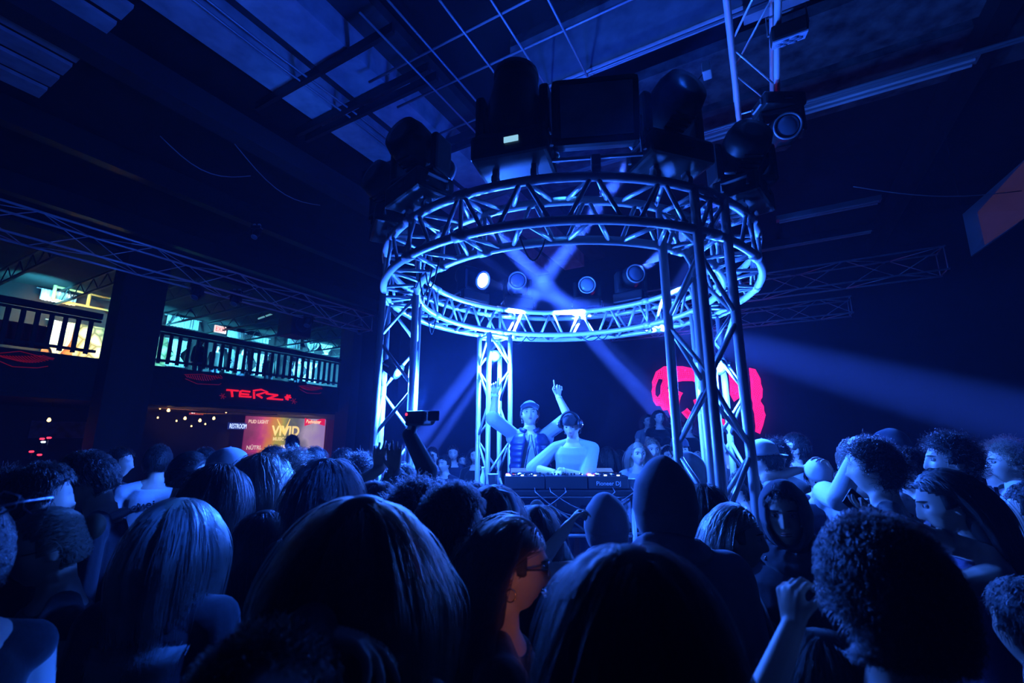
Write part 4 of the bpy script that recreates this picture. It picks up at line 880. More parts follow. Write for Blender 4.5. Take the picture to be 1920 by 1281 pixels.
child(ws, mb, 'bow_tie', F_NAVY, smooth=False)
wc = person('person in white t-shirt and white baseball cap facing left beside the truss', 1434, 824, 3.1, 50, False, 1, 'short', 'dark', 500, top=F_WHITE, sleeve=.5, hat=True, seed=34); cap_hat(wc, F_WHITE, yaw=-125)
wb = person('person in backwards white cap with a hand on it, head bowed, watch on wrist', 1530, 854, 3.1, 150, False, 2, 'short', 'dark', 500, top=F_NAVY, sleeve=0, loose=.01, nod=25, hat=True, face=1, seed=35,
    armL=dict(t=T_(1556, 888, 2.98), hint=(1, -.3, -1), palm=(-1, 0, 0), dir=(-.35, .1, 1), curl=(.4, .4, .5, .5)), armR=dict(t=T_(1502, 880, 3.1), hint=(-1, 0, -.2), palm=(1, 0, 0), curl=(.4, .4, .4, .4))); cap_hat(wb, F_WHITE, yaw=180, brim=True); band(wb, 0, CHROME, 'wristwatch', .031, .014)
wh = person('person in white long sleeves holding their head, mostly behind the curly man', 1596, 822, 2.7, -50, False, 1, 'short', 'brown', 900, top=F_WHITE, sleeve=1, loose=.014, seed=36,
    armL=dict(t=T_(1606, 858, 2.55), hint=(-1, -.4, -1.4), palm=(1, 0, 0), dir=(-.1, 0, 1), curl=(.5, .5, .5, .5)))
# dark cap
cp = person('person in dark peaked hood between the curly men', 1668, 812, 2.9, None, False, 0, None, top=F_NAVY, sleeve=1, loose=.02); hood(cp, F_NAVY, .03)
# arm with the can
ca = person('person in black at the right edge raising a can', 1948, 905, 1.9, 20, False, 1, 'short', 'dark', 900, top=F_BLACK, sleeve=1, loose=.016, seed=38,
    armL=dict(t=T_(1852, 985, 1.75), hint=(0, -.4, -1), palm=(-1, 0, 0), dir=(-.5, .2, .8), curl=(.6, .6, .6, .6)))
cn = empty('drink_can', T_(1838, 966, 1.72), 0, 'blue drink can held up at the right edge', 'can', rot=(R(8), R(-24), 0))
mb = MB(); mb.lathe([(.024, -.062), (.033, -.052), (.033, .046), (.026, .058)], n=24); mb.build('can_body', mat('blue_can_paint', (.03, .06, .6), .3, .5), cn, True)
mb = MB(); mb.lathe([(.026, .058), (.0275, .061), (.024, .062), (.001, .060)], n=24); mb.build('can_lid', CHROME, cn, True)
mb = MB(); mb.lathe([(.0335, -.012), (.0335, .016)], n=24); mb.build('can_band', F_WHITE, cn, True)
# hands raised low right (gripping something), by the near dark head
gr = person('bare-armed person at the lower right with a raised fist', 1545, 1180, 1.0, (0,), True, 3, 'bob', 'dark', 2000, .2, top=F_BLACK, sleeve=-1, loose=.005, seed=39,
    armL=dict(t=T_(1488, 1172, .92), hint=(-1, -.5, -1), palm=(1, .3, 0), dir=(.1, .1, 1), curl=(.6, .65, .7, .75)))
person('person in black crammed into the lower right corner, seen from behind', 1935, 1090, 1.15, (-10,), False, 1, 'short', 'dark', 1500, top=F_BLACK, sleeve=1, loose=.02, seed=52)
# --- left column: raised hand and camera
rh = person('dark-clothed person raising an open hand with a wristband by the left column', 726, 905, 2.05, None, False, 3, 'short', 'dark', 700, top=F_BLACK, sleeve=.5, seed=40,
    armR=dict(t=T_(739, 885, 2.2), hint=(1, -.5, -1), palm=(0, 1, 0), dir=(-.12, .1, 1), curl=(.08, .05, .05, .08), spread=.08), armL=dict(t=T_(712, 880, 2.25), hint=(-1, -.5, -1), palm=(0, 1, 0), dir=(0, .1, 1), curl=(.2, .2, .2, .2))); band(rh, 1, F_WHITE, w=.022)
cm = person('person reaching up with a camera on a grip beside the left column', 745, 868, 2.4, (-20,), False, 2, 'short', 'dark', 700, top=F_BLACK, sleeve=1, loose=.008, seed=41,
    armR=dict(t=T_(766, 812, 2.42), hint=(1, -.5, -1), palm=(-1, .3, 0), dir=(.6, 0, .8), curl=(.7, .75, .8, .8)))
k = empty('video_camera', T_(784, 792, 2.38), R(-30), 'small camera on a grip with a red light held up by the left column', 'camera')
mb = MB(); mb.box((0, 0, .02), (.12, .07, .075), bev=.01); b_ = mb.build('camera_body', BLK, k); mb = MB(); mb.lathe([(.03, .03), (.032, .09), (.034, .1), (.03, .1)], (0, 0, .02), Matrix.Rotation(-PI/2, 3, 'X'), 18); mb.build('lens', BLKM, b_, True)
mb = MB(); mb.tube((-.02, 0, -.02), (-.06, 0, -.12), .016, n=10); mb.build('grip', BLK, k, True); mb = MB(); mb.box((.10, 0, .03), (.07, .01, .05), bev=.004); mb.build('monitor', mat('screen_off', (.02, .02, .03), .1), k)
mb = MB(); mb.lathe([(.008, 0), (.001, .004)], (-.05, -.036, .04), Matrix.Rotation(PI/2, 3, 'X'), 10); mb.build('record_light', LED_R, k)
# hand in front of the table
hd = person('short person reaching an open hand toward the table', 1005, 945, 1.9, None, True, 2, 'bob', 'dark', 900, .2, top=F_BLACK, sleeve=1, seed=42,
    armR=dict(t=T_(1004, 945, 2.3), hint=(1, -.2, -1), palm=(0, -.3, -1), dir=(1, .2, -.15), curl=(.15, .15, .2, .25), spread=.22))
# --- far crowd behind the performers
FAR = [('distant fan in pale top left of the performers', 812, 838, 6.2, 176, 'short', F_LIGHT), ('distant fan with long face between the left columns', 850, 834, 6.4, 185, 'short', F_NAVY), ('distant fan half turned away beside the left columns', 835, 852, 5.9, 150, 'short', F_NAVY), ('distant smiling fan just left of the rear column', 892, 838, 6.3, 178, 'bob', F_BLACK), ('distant fan beside the left column tubes', 798, 848, 5.8, 200, 'messy', F_BLACK), ('distant fan behind the rear column foot', 868, 850, 6.8, 180, 'short', F_GREY),
 ('long-haired woman with bare back behind the bent performer', 1140, 836, 5.2, 30, 'long', F_BLACK), ('distant woman facing away right of the bent performer', 1160, 842, 5.6, -20, 'bob', F_NAVY), ('smiling blonde woman in pale top right of the performers', 1194, 828, 4.9, 182, 'long', F_LIGHT), ('bearded man in black right of the smiling blonde', 1221, 822, 5.3, 178, 'short', F_BLACK),
 ('person with patterned cap raising a bottle near the right column', 1272, 818, 4.6, 172, 'short', F_WHITE), ('dim fan further back behind the bottle drinker', 1250, 836, 6.0, 185, 'short', F_NAVY), ('dim fan glimpsed between the right column tubes', 1330, 832, 5.6, 180, 'short', F_GREY)]
for (lab, px, py, Y, yaw, hs, tp) in FAR:
    blonde = 'blonde' in lab
    f_ = person(lab, px, py, Y, yaw, 'wom' in lab or hs == 'bob', 1 if blonde else 0, hs, 'blonde' if blonde else 'dark', 400, .3 if hs == 'long' else None, top=tp, sleeve=.5, seed=px, face=1, det=6, hrad=.002, floor_z=0 if Y > 0 else 0, hat='cap' in lab)
    if 'cap' in lab: cap_hat(f_, F_NAVY, brim=False)
for (lab, px, py, Y, tp) in (('woman in cropped dark top standing raised with folded arms before the pink artwork', 1234, 768, 6.6, F_BLACK), ('person in pale top leaning beside the folded-arms woman', 1213, 776, 6.8, F_GREY), ('raised dark figure just right of the folded-arms woman', 1262, 778, 7.0, F_NAVY), ('raised figure clapping before the pink artwork', 1290, 786, 6.9, F_BLACK)):
    person(lab, px, py, Y, 184, 'woman' in lab, 1, 'bob' if 'woman' in lab else 'short', 'dark', 400, .24, top=tp, sleeve=.1, seed=px, floor_z=.62, face=1, det=6, hrad=.002, hem=1.08 if 'cropped' in lab else .86, bottom=F_LIGHT if 'cropped' in lab else F_DENIM, armL='chest', armR='chest')
mb = MB(); c_ = atY(1250, 800, 7.0); mb.box((c_.x+.2, 7.1, .31), (2.4, 1.2, .62), bev=.01); tag(mb.build('platform', BLKM), 'low black platform carrying the raised onlookers before the pink artwork', 'platform')
for (lab, px, py, Y, yaw) in (('man in profile facing left in front of the lettered poster', 551, 815, 7.0, 80),):
    person(lab, px, py, Y, yaw, False, 1, 'short', 'dark', 400, top=F_BLACK, sleeve=1, seed=px, floor_z=0, det=6, hrad=.002)
wcap = person('person in pale blue cap in the distance left of the wavy-haired woman', 424, 840, 2.6, None, False, 1, 'short', 'dark', 300, top=F_NAVY, sleeve=1, hat=True); cap_hat(wcap, F_WHITE, yaw=0)
# ------------------------------------------------------------------ balcony side (left)
RM_ = Matrix.Rotation(-A, 4, 'Z')
def Mp_(p, s, z):      # text / flat things on a wall facing +p: x -> +s, y -> up, z -> +p
    ex = Vector((math.sin(A), math.cos(A), 0)); ey = Vector((0, 0, 1)); ez = Vector((math.cos(A), -math.sin(A), 0))
    M = Matrix((ex, ey, ez)).transposed().to_4x4(); M.translation = W(p, s, z); return M
def Ms_(p, s, z):      # facing -s (towards the camera): x -> +p, y -> up
    ex = Vector((math.cos(A), -math.sin(A), 0)); ey = Vector((0, 0, 1)); ez = ex.cross(ey)
    M = Matrix((ex, ey, ez)).transposed().to_4x4(); M.translation = W(p, s, z); return M
BP = -13.3; WOODD = mat('dark_wood', (.03, .022, .018), .7, noise=((.05, .035, .025), 8.))
mb = MB(); rbox(mb, -18.7, BP-.1, -5.9, 17.1, 3.42, 3.56); n += 1; struct('floor_balcony', mb, WOODD)
mb = MB(); rbox(mb, BP-.02, BP+.1, -5.9, 11.1, 2.70, 3.56); struct('trim_fascia', mb, mat('fascia_board', (.02, .016, .016), .7, noise=((.03, .02, .02), 6.)), 'dark fascia board under the balcony railing, carrying red graffiti')
mb = MB(); rbox(mb, -18.7, BP-.1, -5.9, 17.1, 2.62, 2.70); struct('ceiling_balcony', mb, WOODD)
for s0, s1, lab in ((-5.9, 4.27, 'dark balcony railing with widely spaced balusters left of the big post'), (5.2, 11.1, 'dark balcony railing with close balusters right of the big post')):
    t = empty('balcony_railing', W(BP, s0, 3.56), -A, lab, 'railing'); L = s1-s0
    mb = MB(); mb.box((0, L/2, .98), (.14, L, .13), bev=.01); mb.box((0, L/2, .86), (.06, L, .05)); mb.build('top_rail', WOODD, t)
    mb = MB(); mb.box((0, L/2, .16), (.06, L, .06)); mb.build('bottom_rail', WOODD, t)
    k = .1; sp = .22 if s0 < 0 else .215
    while k < L: mb = MB(); mb.box((0, k, .48), (.05, .075, .80)); mb.build('baluster', WOODD, t); k += sp
t = empty('support_post', W(-12.9, 3.9, 0), -A, 'massive dark square post from floor to roof splitting the balcony', 'post')
s0 = onp(196, 650, -13.0)[1]; s1 = onp(297, 650, -12.6)[1]; globals().update(PS0=s0, PS1=s1)
mb = MB(); mb.box((0, (s0+s1)/2-3.9, CH/2), (.55, s1-s0, CH)); mb.build('post_core', mat('post_paint', (.03, .03, .035), .6), t); mb = MB(); mb.box((0, (s0+s1)/2-3.9, .15), (.62, s1-s0+.08, .3), bev=.01); mb.build('post_foot', BLKM, t)
# upper level: things on the far wall p = -18.6
WP = -18.6
def wallrect(x0, y0, x1, y1, p=WP):
    a = onp(x0, y0, p); b = onp(x1, y1, p); return a[1], b[1], b[2], a[2]
CURT = mat('sheer_curtain', (.75, .8, .8), .8, sheen=.2)
def curtain(px0, py0, px1, py1, label, waist=None, p=WP+.25, group=None):
    sa, sb, zb, zt = wallrect(px0, py0, px1, py1, p)
    if zb > zt: zb, zt = zt, zb
    n_ = 48; k_ = 14; V = []; mid = (sa+sb)/2; wd = abs(sb-sa)
    for j in range(k_+1):
        f = j/k_; z = zt+(zb-zt)*f; wf = 1.
        if waist is not None: wf = 1-.72*math.exp(-((f-waist)/.22)**2)
        for i in range(n_+1):
            u = i/n_-.5; V.append(Vector((0.045*math.sin(i*1.35+.4*math.sin(f*3))+.02*math.sin(i*.6), mid+u*wd*wf, z)))
    t = empty('curtain', W(p, mid, zb), -A, label, 'curtain', group)
    mb = MB(); mb.add([(v.x, v.y-mid, v.z-zb) for v in V], [(j*(n_+1)+i, j*(n_+1)+i+1, (j+1)*(n_+1)+i+1, (j+1)*(n_+1)+i) for j in range(k_) for i in range(n_)])
    o = mb.build('drape', CURT, t, True); md = o.modifiers.new('t', 'SOLIDIFY'); md.thickness = .008
    mb = MB(); mb.tube((0, -wd/2-.1, zt-zb), (0, wd/2+.1, zt-zb), .018); mb.build('curtain_rod', GALV, t, True)
    if waist is not None:
        mb = MB(); zz = (zt-zb)*(1-waist); mb.box((0, 0, zz), (.16, wd*.32, .05), bev=.01); mb.build('tieback', CURT, t)
curtain(78, 541, 140, 574, 'blue-lit valance curtain at the far left above the balcony rail')
curtain(314, 590, 370, 620, 'bright cyan valance curtain right of the big post')
curtain(427, 619, 457, 637, 'small cyan valance curtain right of the balcony EXIT sign')
curtain(471, 629, 502, 645, 'dimmer narrow cyan valance curtain in the middle of the balcony')
curtain(540, 628, 561, 656, 'narrow cyan curtain just left of the two tapered ones')
curtain(571, 618, 597, 662, 'brightest tapered white curtain tied at the bottom', waist=1.0)
curtain(602, 615, 622, 666, 'tapered white curtain next to the end of the balcony', waist=1.0)
curtain(94, 600, 122, 690, 'pale curtain tied back seen between the left balusters', waist=.75)
curtain(316, 635, 346, 690, 'bright curtain tied in the middle behind the first close balusters', waist=.55)
curtain(426, 654, 452, 703, 'brightest hourglass curtain behind the railing', waist=.5)
curtain(474, 662, 496, 707, 'second hourglass curtain behind the railing', waist=.5)
curtain(541, 677, 555, 714, 'narrow pale curtain behind the right end of the railing', waist=.5)
curtain(568, 678, 590, 718, 'hourglass curtain behind the right end of the railing', waist=.5)
# coloured wall sections
def wallpanel(x0, y0, x1, y1, name, m, label, p=WP+.02, dep=.04):
    sa, sb, zb, zt = wallrect(x0, y0, x1, y1, p); mb = MB(); rbox(mb, p, p+dep, min(sa, sb), max(sa, sb), min(zb, zt), max(zb, zt)); o = struct(name, mb, m); o['label'] = label; return o
def pat(name, c1, c2, typ='stone', sc=4.):
    m = mat(name, c1, .9); nt = m.node_tree; b = nt.nodes['Principled BSDF']; tc = nt.nodes.new('ShaderNodeTexCoord')
    v = nt.nodes.new('ShaderNodeTexVoronoi' if typ == 'stone' else 'ShaderNodeTexWave'); v.inputs['Scale'].default_value = sc; nt.links.new(tc.outputs['Object'], v.inputs['Vector'])
    if typ == 'stone': v.feature = 'DISTANCE_TO_EDGE'
    else: v.bands_direction = 'Z'
    cr = nt.nodes.new('ShaderNodeValToRGB'); cr.color_ramp.elements[0].color = (*c2, 1); cr.color_ramp.elements[1].color = (*c1, 1); cr.color_ramp.elements[1].position = .25 if typ == 'stone' else .5
    nt.links.new(v.outputs[0], cr.inputs[0]); nt.links.new(cr.outputs[0], b.inputs['Base Color']); return m
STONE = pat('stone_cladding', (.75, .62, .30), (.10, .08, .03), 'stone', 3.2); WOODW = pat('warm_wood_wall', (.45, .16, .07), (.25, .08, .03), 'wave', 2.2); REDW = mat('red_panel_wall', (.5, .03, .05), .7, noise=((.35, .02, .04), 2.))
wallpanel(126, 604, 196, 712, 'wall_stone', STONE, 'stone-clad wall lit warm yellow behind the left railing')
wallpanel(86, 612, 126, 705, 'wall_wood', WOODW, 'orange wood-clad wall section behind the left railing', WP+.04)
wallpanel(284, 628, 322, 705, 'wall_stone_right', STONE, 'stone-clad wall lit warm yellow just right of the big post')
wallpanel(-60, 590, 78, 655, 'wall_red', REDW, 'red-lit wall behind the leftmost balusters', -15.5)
# open steel frame lit yellow above the rail
t = empty('steel_frame', W(WP+.5, onp(167, 560, WP+.5)[1], onp(167, 575, WP+.5)[2]), -A, 'yellow-lit steel frame with cross bracing above the left railing', 'frame')
mb = MB()
for z in (0, .4, .8): mb.tube((0, -.8, z), (0, .8, z), .035)
for s in (-.8, 0, .8): mb.tube((0, s, 0), (0, s, .8), .045)
mb.build('frame_bars', mat('yellow_steel', (.8, .6, .2), .5), t, True)
mb = MB()
for k in range(5): mb.tube((.1, -.8+k*.32, .9), (.1, -.64+k*.32, 1.1), .015); mb.tube((.1, -.64+k*.32, 1.1), (.1, -.48+k*.32, .9), .015)
mb.build('joist_web', mat('yellow_steel'), t, True)
# roof joists over the balcony
JOI = mat('joist_paint', (.07, .10, .10), .6)
for k in range(12):
    s = -1+k*1.45; t = empty('roof_joist', W(-18.6, s, CH-.55), -A, 'steel bar joist under the roof above the balcony', 'joist', 'bar joists above the balcony')
    mb = MB(); mb.box((2.6, 0, 0), (5.2, .06, .05)); mb.build('bottom_chord', JOI, t); mb = MB(); mb.box((2.6, 0, .4), (5.2, .06, .05)); mb.build('top_chord', JOI, t)
    mb = MB()
    for q in range(12): mb.tube((q*.43, 0, .02 if q % 2 else .38), (q*.43+.43, 0, .38 if q % 2 else .02), .014, n=6)
    mb.build('web', JOI, t, True)
mb = MB(); rbox(mb, -18.7, -13.4, -5.9, 17.1, CH-.06, CH); struct('ceiling_over_balcony', mb, mat('mint_deck', (.03, .055, .055), .85, noise=((.02, .035, .035), 3.)))
for k, (a_, b_) in enumerate((((318, 530), (372, 546)), ((452, 572), (494, 584)), ((484, 598), (512, 588)))):
    q0 = onp(*a_, -15.5); q1 = onp(*b_, -15.5); bar('ceiling_tube_light', [W(-15.5, q0[1], q0[2]), W(-15.5, q1[1], q1[2])], .03, mat('tube_glow_cyan', (.3, .5, .5), .4, emit=(.2, .6, .7), es=.55), ['cyan-lit tube lamp at the left of the balcony ceiling', 'cyan-lit tube lamp in the middle of the balcony ceiling', 'short pale tube lamp at the right of the balcony ceiling'][k], 'tube light')
for k, (px_, py_, lab) in enumerate(((368, 560, 'black stage lamp hanging from the lighting truss, left of the pair'), (441, 572, 'black stage lamp hanging from the lighting truss, right of the pair'), (577, 612, 'small dark stage lamp hanging near the end of the lighting truss'), (674, 632, 'little purple-lit lamp hanging at the far end of the lighting truss'), (478, 455, 'small pale box lamp hung from the roof above the lighting truss'))):
    c = onp(px_, py_, -10.0 if k < 4 else -8.); moving_head(0, 0, 0, PI, R(-60), lab, size=.6 if k < 3 else .45, loc=W(-10.0 if k < 4 else -8., c[1], c[2]+.35), inverted=True)
t = empty('loudspeaker', W(-11.3, onp(553, 612, -11.3)[1], onp(553, 612, -11.3)[2]), -A, 'big black box loudspeaker hung before the balcony near its right end', 'speaker')
mb = MB(); mb.box((0, 0, 0), (.6, .62, .62), bev=.02); mb.build('cabinet', BLK, t); mb = MB(); mb.lathe([(.2, 0), (.2, .02), (.16, .03), (.05, .0)], (.3, 0, 0), Matrix.Rotation(PI/2, 3, 'Y'), 20); mb.build('driver', BLKM, t, True)
# lit EXIT sign upstairs, people up there
def sign(px_, py_, p, text, w_, h_, face, tcol, label, es=2.2, tes=0, name='exit_sign', cat='sign', sx=1.):
    q = onp(px_, py_, p); t = empty(name, W(p, q[1], q[2]-h_/2), -A, label, cat)
    mb = MB(); mb.box((0, 0, h_/2), (.05, w_, h_), bev=.008); mb.build('sign_box', mat('sign_face_'+name+str(int(px_)), face, .4, emit=face, es=es) if es else mat('sign_dark', (.02, .02, .03), .5), t)
    txt(text, h_*.95, RM_.inverted() @ Matrix.Translation(-W(0, 0, 0)) @ (Matrix.Translation(Vector((0, 0, 0))) @ Mp_(0, 0, 0)) @ Matrix.Translation((-w_*.44, h_*.16, .028)), mat('sign_ink_'+name+str(int(px_)), tcol, .5, emit=tcol, es=tes) if tes else mat('sign_ink_'+name+str(int(px_)), tcol, .5), 'lettering', t, sx=sx)
sign(413, 618, -17.5, 'EXIT', .42, .26, (.9, .75, .75), (.8, .02, .03), 'lit EXIT sign upstairs between the cyan curtains', 1.2, 1.5, sx=.75)
sign(369, 771, -16.5, 'EXIT', .42, .24, (.8, .1, .1), (1, .75, .7), 'red EXIT sign with pale letters downstairs under the balcony', .35, 1.6, sx=.8)
sign(444, 799, -16.6, 'RESTROOM', .62, .24, (.02, .04, .25), (.45, .6, 1.), 'small blue-lit RESTROOM sign left of the lettered poster', .6, 2.2, 'restroom_sign', sx=.52)
sign(360, 827, -16.5, 'OPEN', .42, .26, (.30, .02, .06), (.6, .12, .2), 'dim red sign low under the EXIT sign', .25, .3, 'dim_sign', sx=.6) if 0 else None
for k, (px_, py_) in enumerate(((370, 690), (402, 700), (452, 708), (505, 708), (560, 716))):
    q = onp(px_, py_, -15.0); person('standing onlooker in dark seen through the balusters %s' % ['left of the hourglass curtains', 'below the EXIT sign upstairs', 'before the first hourglass curtain', 'between the hourglass curtains and the right end', 'near the right end of the railing'][k], 0, 0, 1, 0, k % 2 == 0, 0, 'bob' if k % 2 == 0 else 'short', 'dark', 200, .2, top=F_BLACK, sleeve=1, H=1.62, seed=k, det=5, hrad=.003)
    r_ = bpy.data.objects[[o.name for o in COL.objects if o.name.startswith('person')][-1]]
UP = [o for o in COL.objects if o.get('label', '').startswith('standing onlooker')]
for o, (px_, sd) in zip(UP, ((370, -17.0), (402, -17.6), (452, -17.3), (505, -17.6), (560, -17.2))):
    q = onp(px_, 690, sd); o.location = W(sd, q[1], 3.56); o.rotation_euler = (0, 0, -A-PI/2+random.uniform(-.6, .6))
# red graffiti on the fascia; its red lighting is put into the paint as emission
GR = mat('red_graffiti_glow', (.8, .02, .03), .5, emit=(1., .012, .02), es=.85); GRD = mat('red_graffiti_dim_glow', (.35, .015, .02), .5, emit=(.6, .01, .02), es=.16)
def strokes(name, lst, rad, m, label, cat, px_=None):
    p = BP+.125; allp = [onp(x, y, p) for st_ in lst for (x, y) in st_]; s_m = sum(q[1] for q in allp)/len(allp); z_m = min(q[2] for q in allp)
    t = empty(name, W(p, s_m, z_m), -A, label, cat)
    for st_ in lst:
        mb = MB(); pts = [onp(x, y, p) for x, y in st_]; mb.path([Vector((0, q[1]-s_m, q[2]-z_m)) for q in pts], rad, 6); mb.build('stroke', m, t, True)
X0, Y0 = 250, 690; K = 400/1920
def Z_(l): return [(X0+x*K, Y0+y*K) for x, y in l]
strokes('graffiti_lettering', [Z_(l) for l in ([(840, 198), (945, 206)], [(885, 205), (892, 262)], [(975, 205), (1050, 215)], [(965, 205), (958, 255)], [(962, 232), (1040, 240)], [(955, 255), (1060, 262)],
    [(1085, 215), (1088, 278)], [(1080, 205), (1150, 195), (1210, 215), (1120, 240)], [(1110, 240), (1160, 270)], [(1195, 232), (1300, 245)], [(1300, 245), (1205, 278)], [(1205, 276), (1345, 286)], [(1385, 240), (1392, 292)], [(1365, 262), (1418, 268)], [(1372, 282), (1412, 246)])], .028, GR, 'bright red jagged lettering TERZ painted on the fascia with added glow', 'lettering')
def wing(x0, x1, y, h, m_): 
    ls = []
    for k in range(16):
        f = k/15; x = x0+(x1-x0)*f; ls.append([(x, y+h*.1*math.sin(f*3)), (x+10, y+h*(.25+.35*math.sin(PI*f))), (x+(22 if x1 > x0 else -2), y+h*(.4+.5*math.sin(PI*f)))])
    ls.append([(x0-12, y-2), ((x0+x1)/2, y-8+h*.05), (x1+20, y+h*.55)]); ls.append([(x0, y+h*.6), ((x0*2+x1)/3, y+h*1.35), (x1-10, y+h*1.5), (x1+10, y+h*1.3)]); return ls
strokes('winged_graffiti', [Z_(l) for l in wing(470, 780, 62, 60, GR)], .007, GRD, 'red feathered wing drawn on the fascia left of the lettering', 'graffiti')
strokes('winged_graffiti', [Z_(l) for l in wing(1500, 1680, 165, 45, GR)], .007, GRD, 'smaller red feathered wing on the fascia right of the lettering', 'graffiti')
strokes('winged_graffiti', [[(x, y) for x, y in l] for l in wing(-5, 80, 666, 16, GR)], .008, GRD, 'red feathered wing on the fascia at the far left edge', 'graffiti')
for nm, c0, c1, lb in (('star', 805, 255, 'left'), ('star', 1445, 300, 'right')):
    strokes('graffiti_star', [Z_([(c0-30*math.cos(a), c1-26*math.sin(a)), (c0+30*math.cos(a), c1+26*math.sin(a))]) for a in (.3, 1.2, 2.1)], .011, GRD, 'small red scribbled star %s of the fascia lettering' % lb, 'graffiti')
# lower level: back wall, poster, bulbs, bar lights
mb = MB(); rbox(mb, -17.2, -17.05, -5.9, 17.1, 0, 2.62); struct('wall_lower', mb, mat('lower_wall', (.025, .02, .02), .8))
PP = -16.6; a = onp(461, 780, PP); b = onp(608, 845, PP); a2 = onp(461, 848, PP)
t = empty('poster_wall', W(PP, a[1], a2[2]-.5), -A, 'large colourful printed banner with sponsor names under the balcony', 'banner'); ph_, pw_ = a[2]-a2[2]+.5, b[1]-a[1]
pm = bpy.data.materials.new('poster_print'); pm.use_nodes = True; nt = pm.node_tree; bs = nt.nodes['Principled BSDF']; bs.inputs['Roughness'].default_value = .5
tc = nt.nodes.new('ShaderNodeTexCoord'); no = nt.nodes.new('ShaderNodeTexNoise'); no.inputs['Scale'].default_value = 1.3; no.inputs['Detail'].default_value = 5; nt.links.new(tc.outputs['Object'], no.inputs['Vector'])
sp_ = nt.nodes.new('ShaderNodeSeparateXYZ'); nt.links.new(tc.outputs['Object'], sp_.inputs[0]); ma = nt.nodes.new('ShaderNodeMath'); ma.operation = 'MULTIPLY_ADD'; ma.inputs[1].default_value = 1/pw_; nt.links.new(sp_.outputs['Y'], ma.inputs[0])
m2 = nt.nodes.new('ShaderNodeMath'); m2.operation = 'MULTIPLY_ADD'; m2.inputs[1].default_value = .45; m2.inputs[2].default_value = -.22; nt.links.new(no.outputs['Fac'], m2.inputs[0]); nt.links.new(m2.outputs[0], ma.inputs[2])
cr = nt.nodes.new('ShaderNodeValToRGB'); el = cr.color_ramp.elements; el[0].color = (.22, .02, .10, 1); el[0].position = .0; el[1].color = (.45, .30, .65, 1); el[1].position = .95
for ps_, c in ((.16, (.55, .05, .22)), (.28, (.75, .22, .05)), (.42, (.45, .42, .06)), (.55, (.12, .14, .12)), (.68, (.25, .22, .30)), (.80, (.55, .45, .62))): e_ = el.new(ps_); e_.color = (*c, 1)
nt.links.new(ma.outputs[0], cr.inputs[0]); nt.links.new(cr.outputs[0], bs.inputs['Base Color']); nt.links.new(cr.outputs[0], bs.inputs['Emission Color']); bs.inputs['Emission Strength'].default_value = .55
mb = MB(); mb.box((0, pw_/2, ph_/2), (.04, pw_, ph_)); mb.build('banner_sheet', pm, t)
PT = RM_.inverted() @ Mp_(0, 0, 0)
def ptxt(s, fx, fz, size, col, es=.8, sx=1., shear=0, bold=0.):
    txt(s, size, PT @ Matrix.Translation((fx*pw_, fz*ph_, .025)), mat('ink_%02d%02d%02d' % tuple(int(c*99) for c in col), col, .5, emit=col, es=es), 'lettering', t, sx=sx, shear=shear, bold=bold)
top_ = 1.0
ptxt('BUD LIGHT', .03, .86, .20*pw_/4.2, (.8, .5, .45), sx=.9, bold=.008)
ptxt('VIVID', .30, .62, .60*pw_/4.2, (.95, .72, .25), es=.9, sx=.95, bold=.015)
ptxt('MUSIC HALL', .32, .51, .20*pw_/4.2, (.9, .7, .3), sx=.95, bold=.006)
ptxt('N\u00dcTRL', .04, .33, .24*pw_/4.2, (.75, .6, .55), sx=.9, bold=.004)
ptxt('Michelob', .29, .34, .20*pw_/4.2, (.9, .75, .8), shear=.3); ptxt('ULTRA', .43, .35, .20*pw_/4.2, (.9, .75, .8), sx=.8, bold=.006)
def pq(px_, py_): q = onp(px_, py_, PP); return Vector((.03, q[1]-a[1], q[2]-(a2[2]-.5)))
for l_ in (((519, 786), (532, 814)), ((543, 786), (531, 814))):
    mb = MB(); mb.path([pq(*l_[0]), pq(*l_[1])], [.012, .035], 6); mb.build('emblem_stroke', mat('ink_gold_', (.95, .72, .25), .5, emit=(.95, .6, .12), es=.9), t)
bow = [(571, 784), (589, 790), (609, 783), (608, 799), (590, 793), (570, 799)]; P_ = [pq(*q) for q in bow]
mb = MB(); mb.add([Vector((.025, q.y, q.z)) for q in P_]+[Vector((.032, q.y, q.z)) for q in P_], [(0, 1, 4, 5), (1, 2, 3, 4), (11, 10, 7, 6), (10, 9, 8, 7), (0, 6, 7, 1), (1, 7, 8, 2), (2, 8, 9, 3), (3, 9, 10, 4), (4, 10, 11, 5), (5, 11, 6, 0)]); mb.build('bow_tie_emblem', mat('emblem_red', (.7, .01, .05), .5, emit=(.8, .01, .05), es=.8), t)
q = pq(572, 796); txt('Budweiser', .25*pw_/4.2, PT @ Matrix.Translation((q.y, q.z+.05, .036)), mat('ink_cream', (.95, .75, .5), .5, emit=(.95, .7, .45), es=.9), 'lettering', t, sx=.8, shear=.2, bold=.006)
mb = MB(); q0 = onp(611, 780, PP)[1]; q1 = onp(634, 780, PP)[1]
for k in range(8): rbox(mb, PP-.02, PP+.06, q0+(q1-q0)*k/8, q0+(q1-q0)*(k+.7)/8, 0, 2.6)
struct('wall_slatted', mb, mat('red_slats', (.25, .05, .06), .6), 'dark red slatted panel right of the banner')
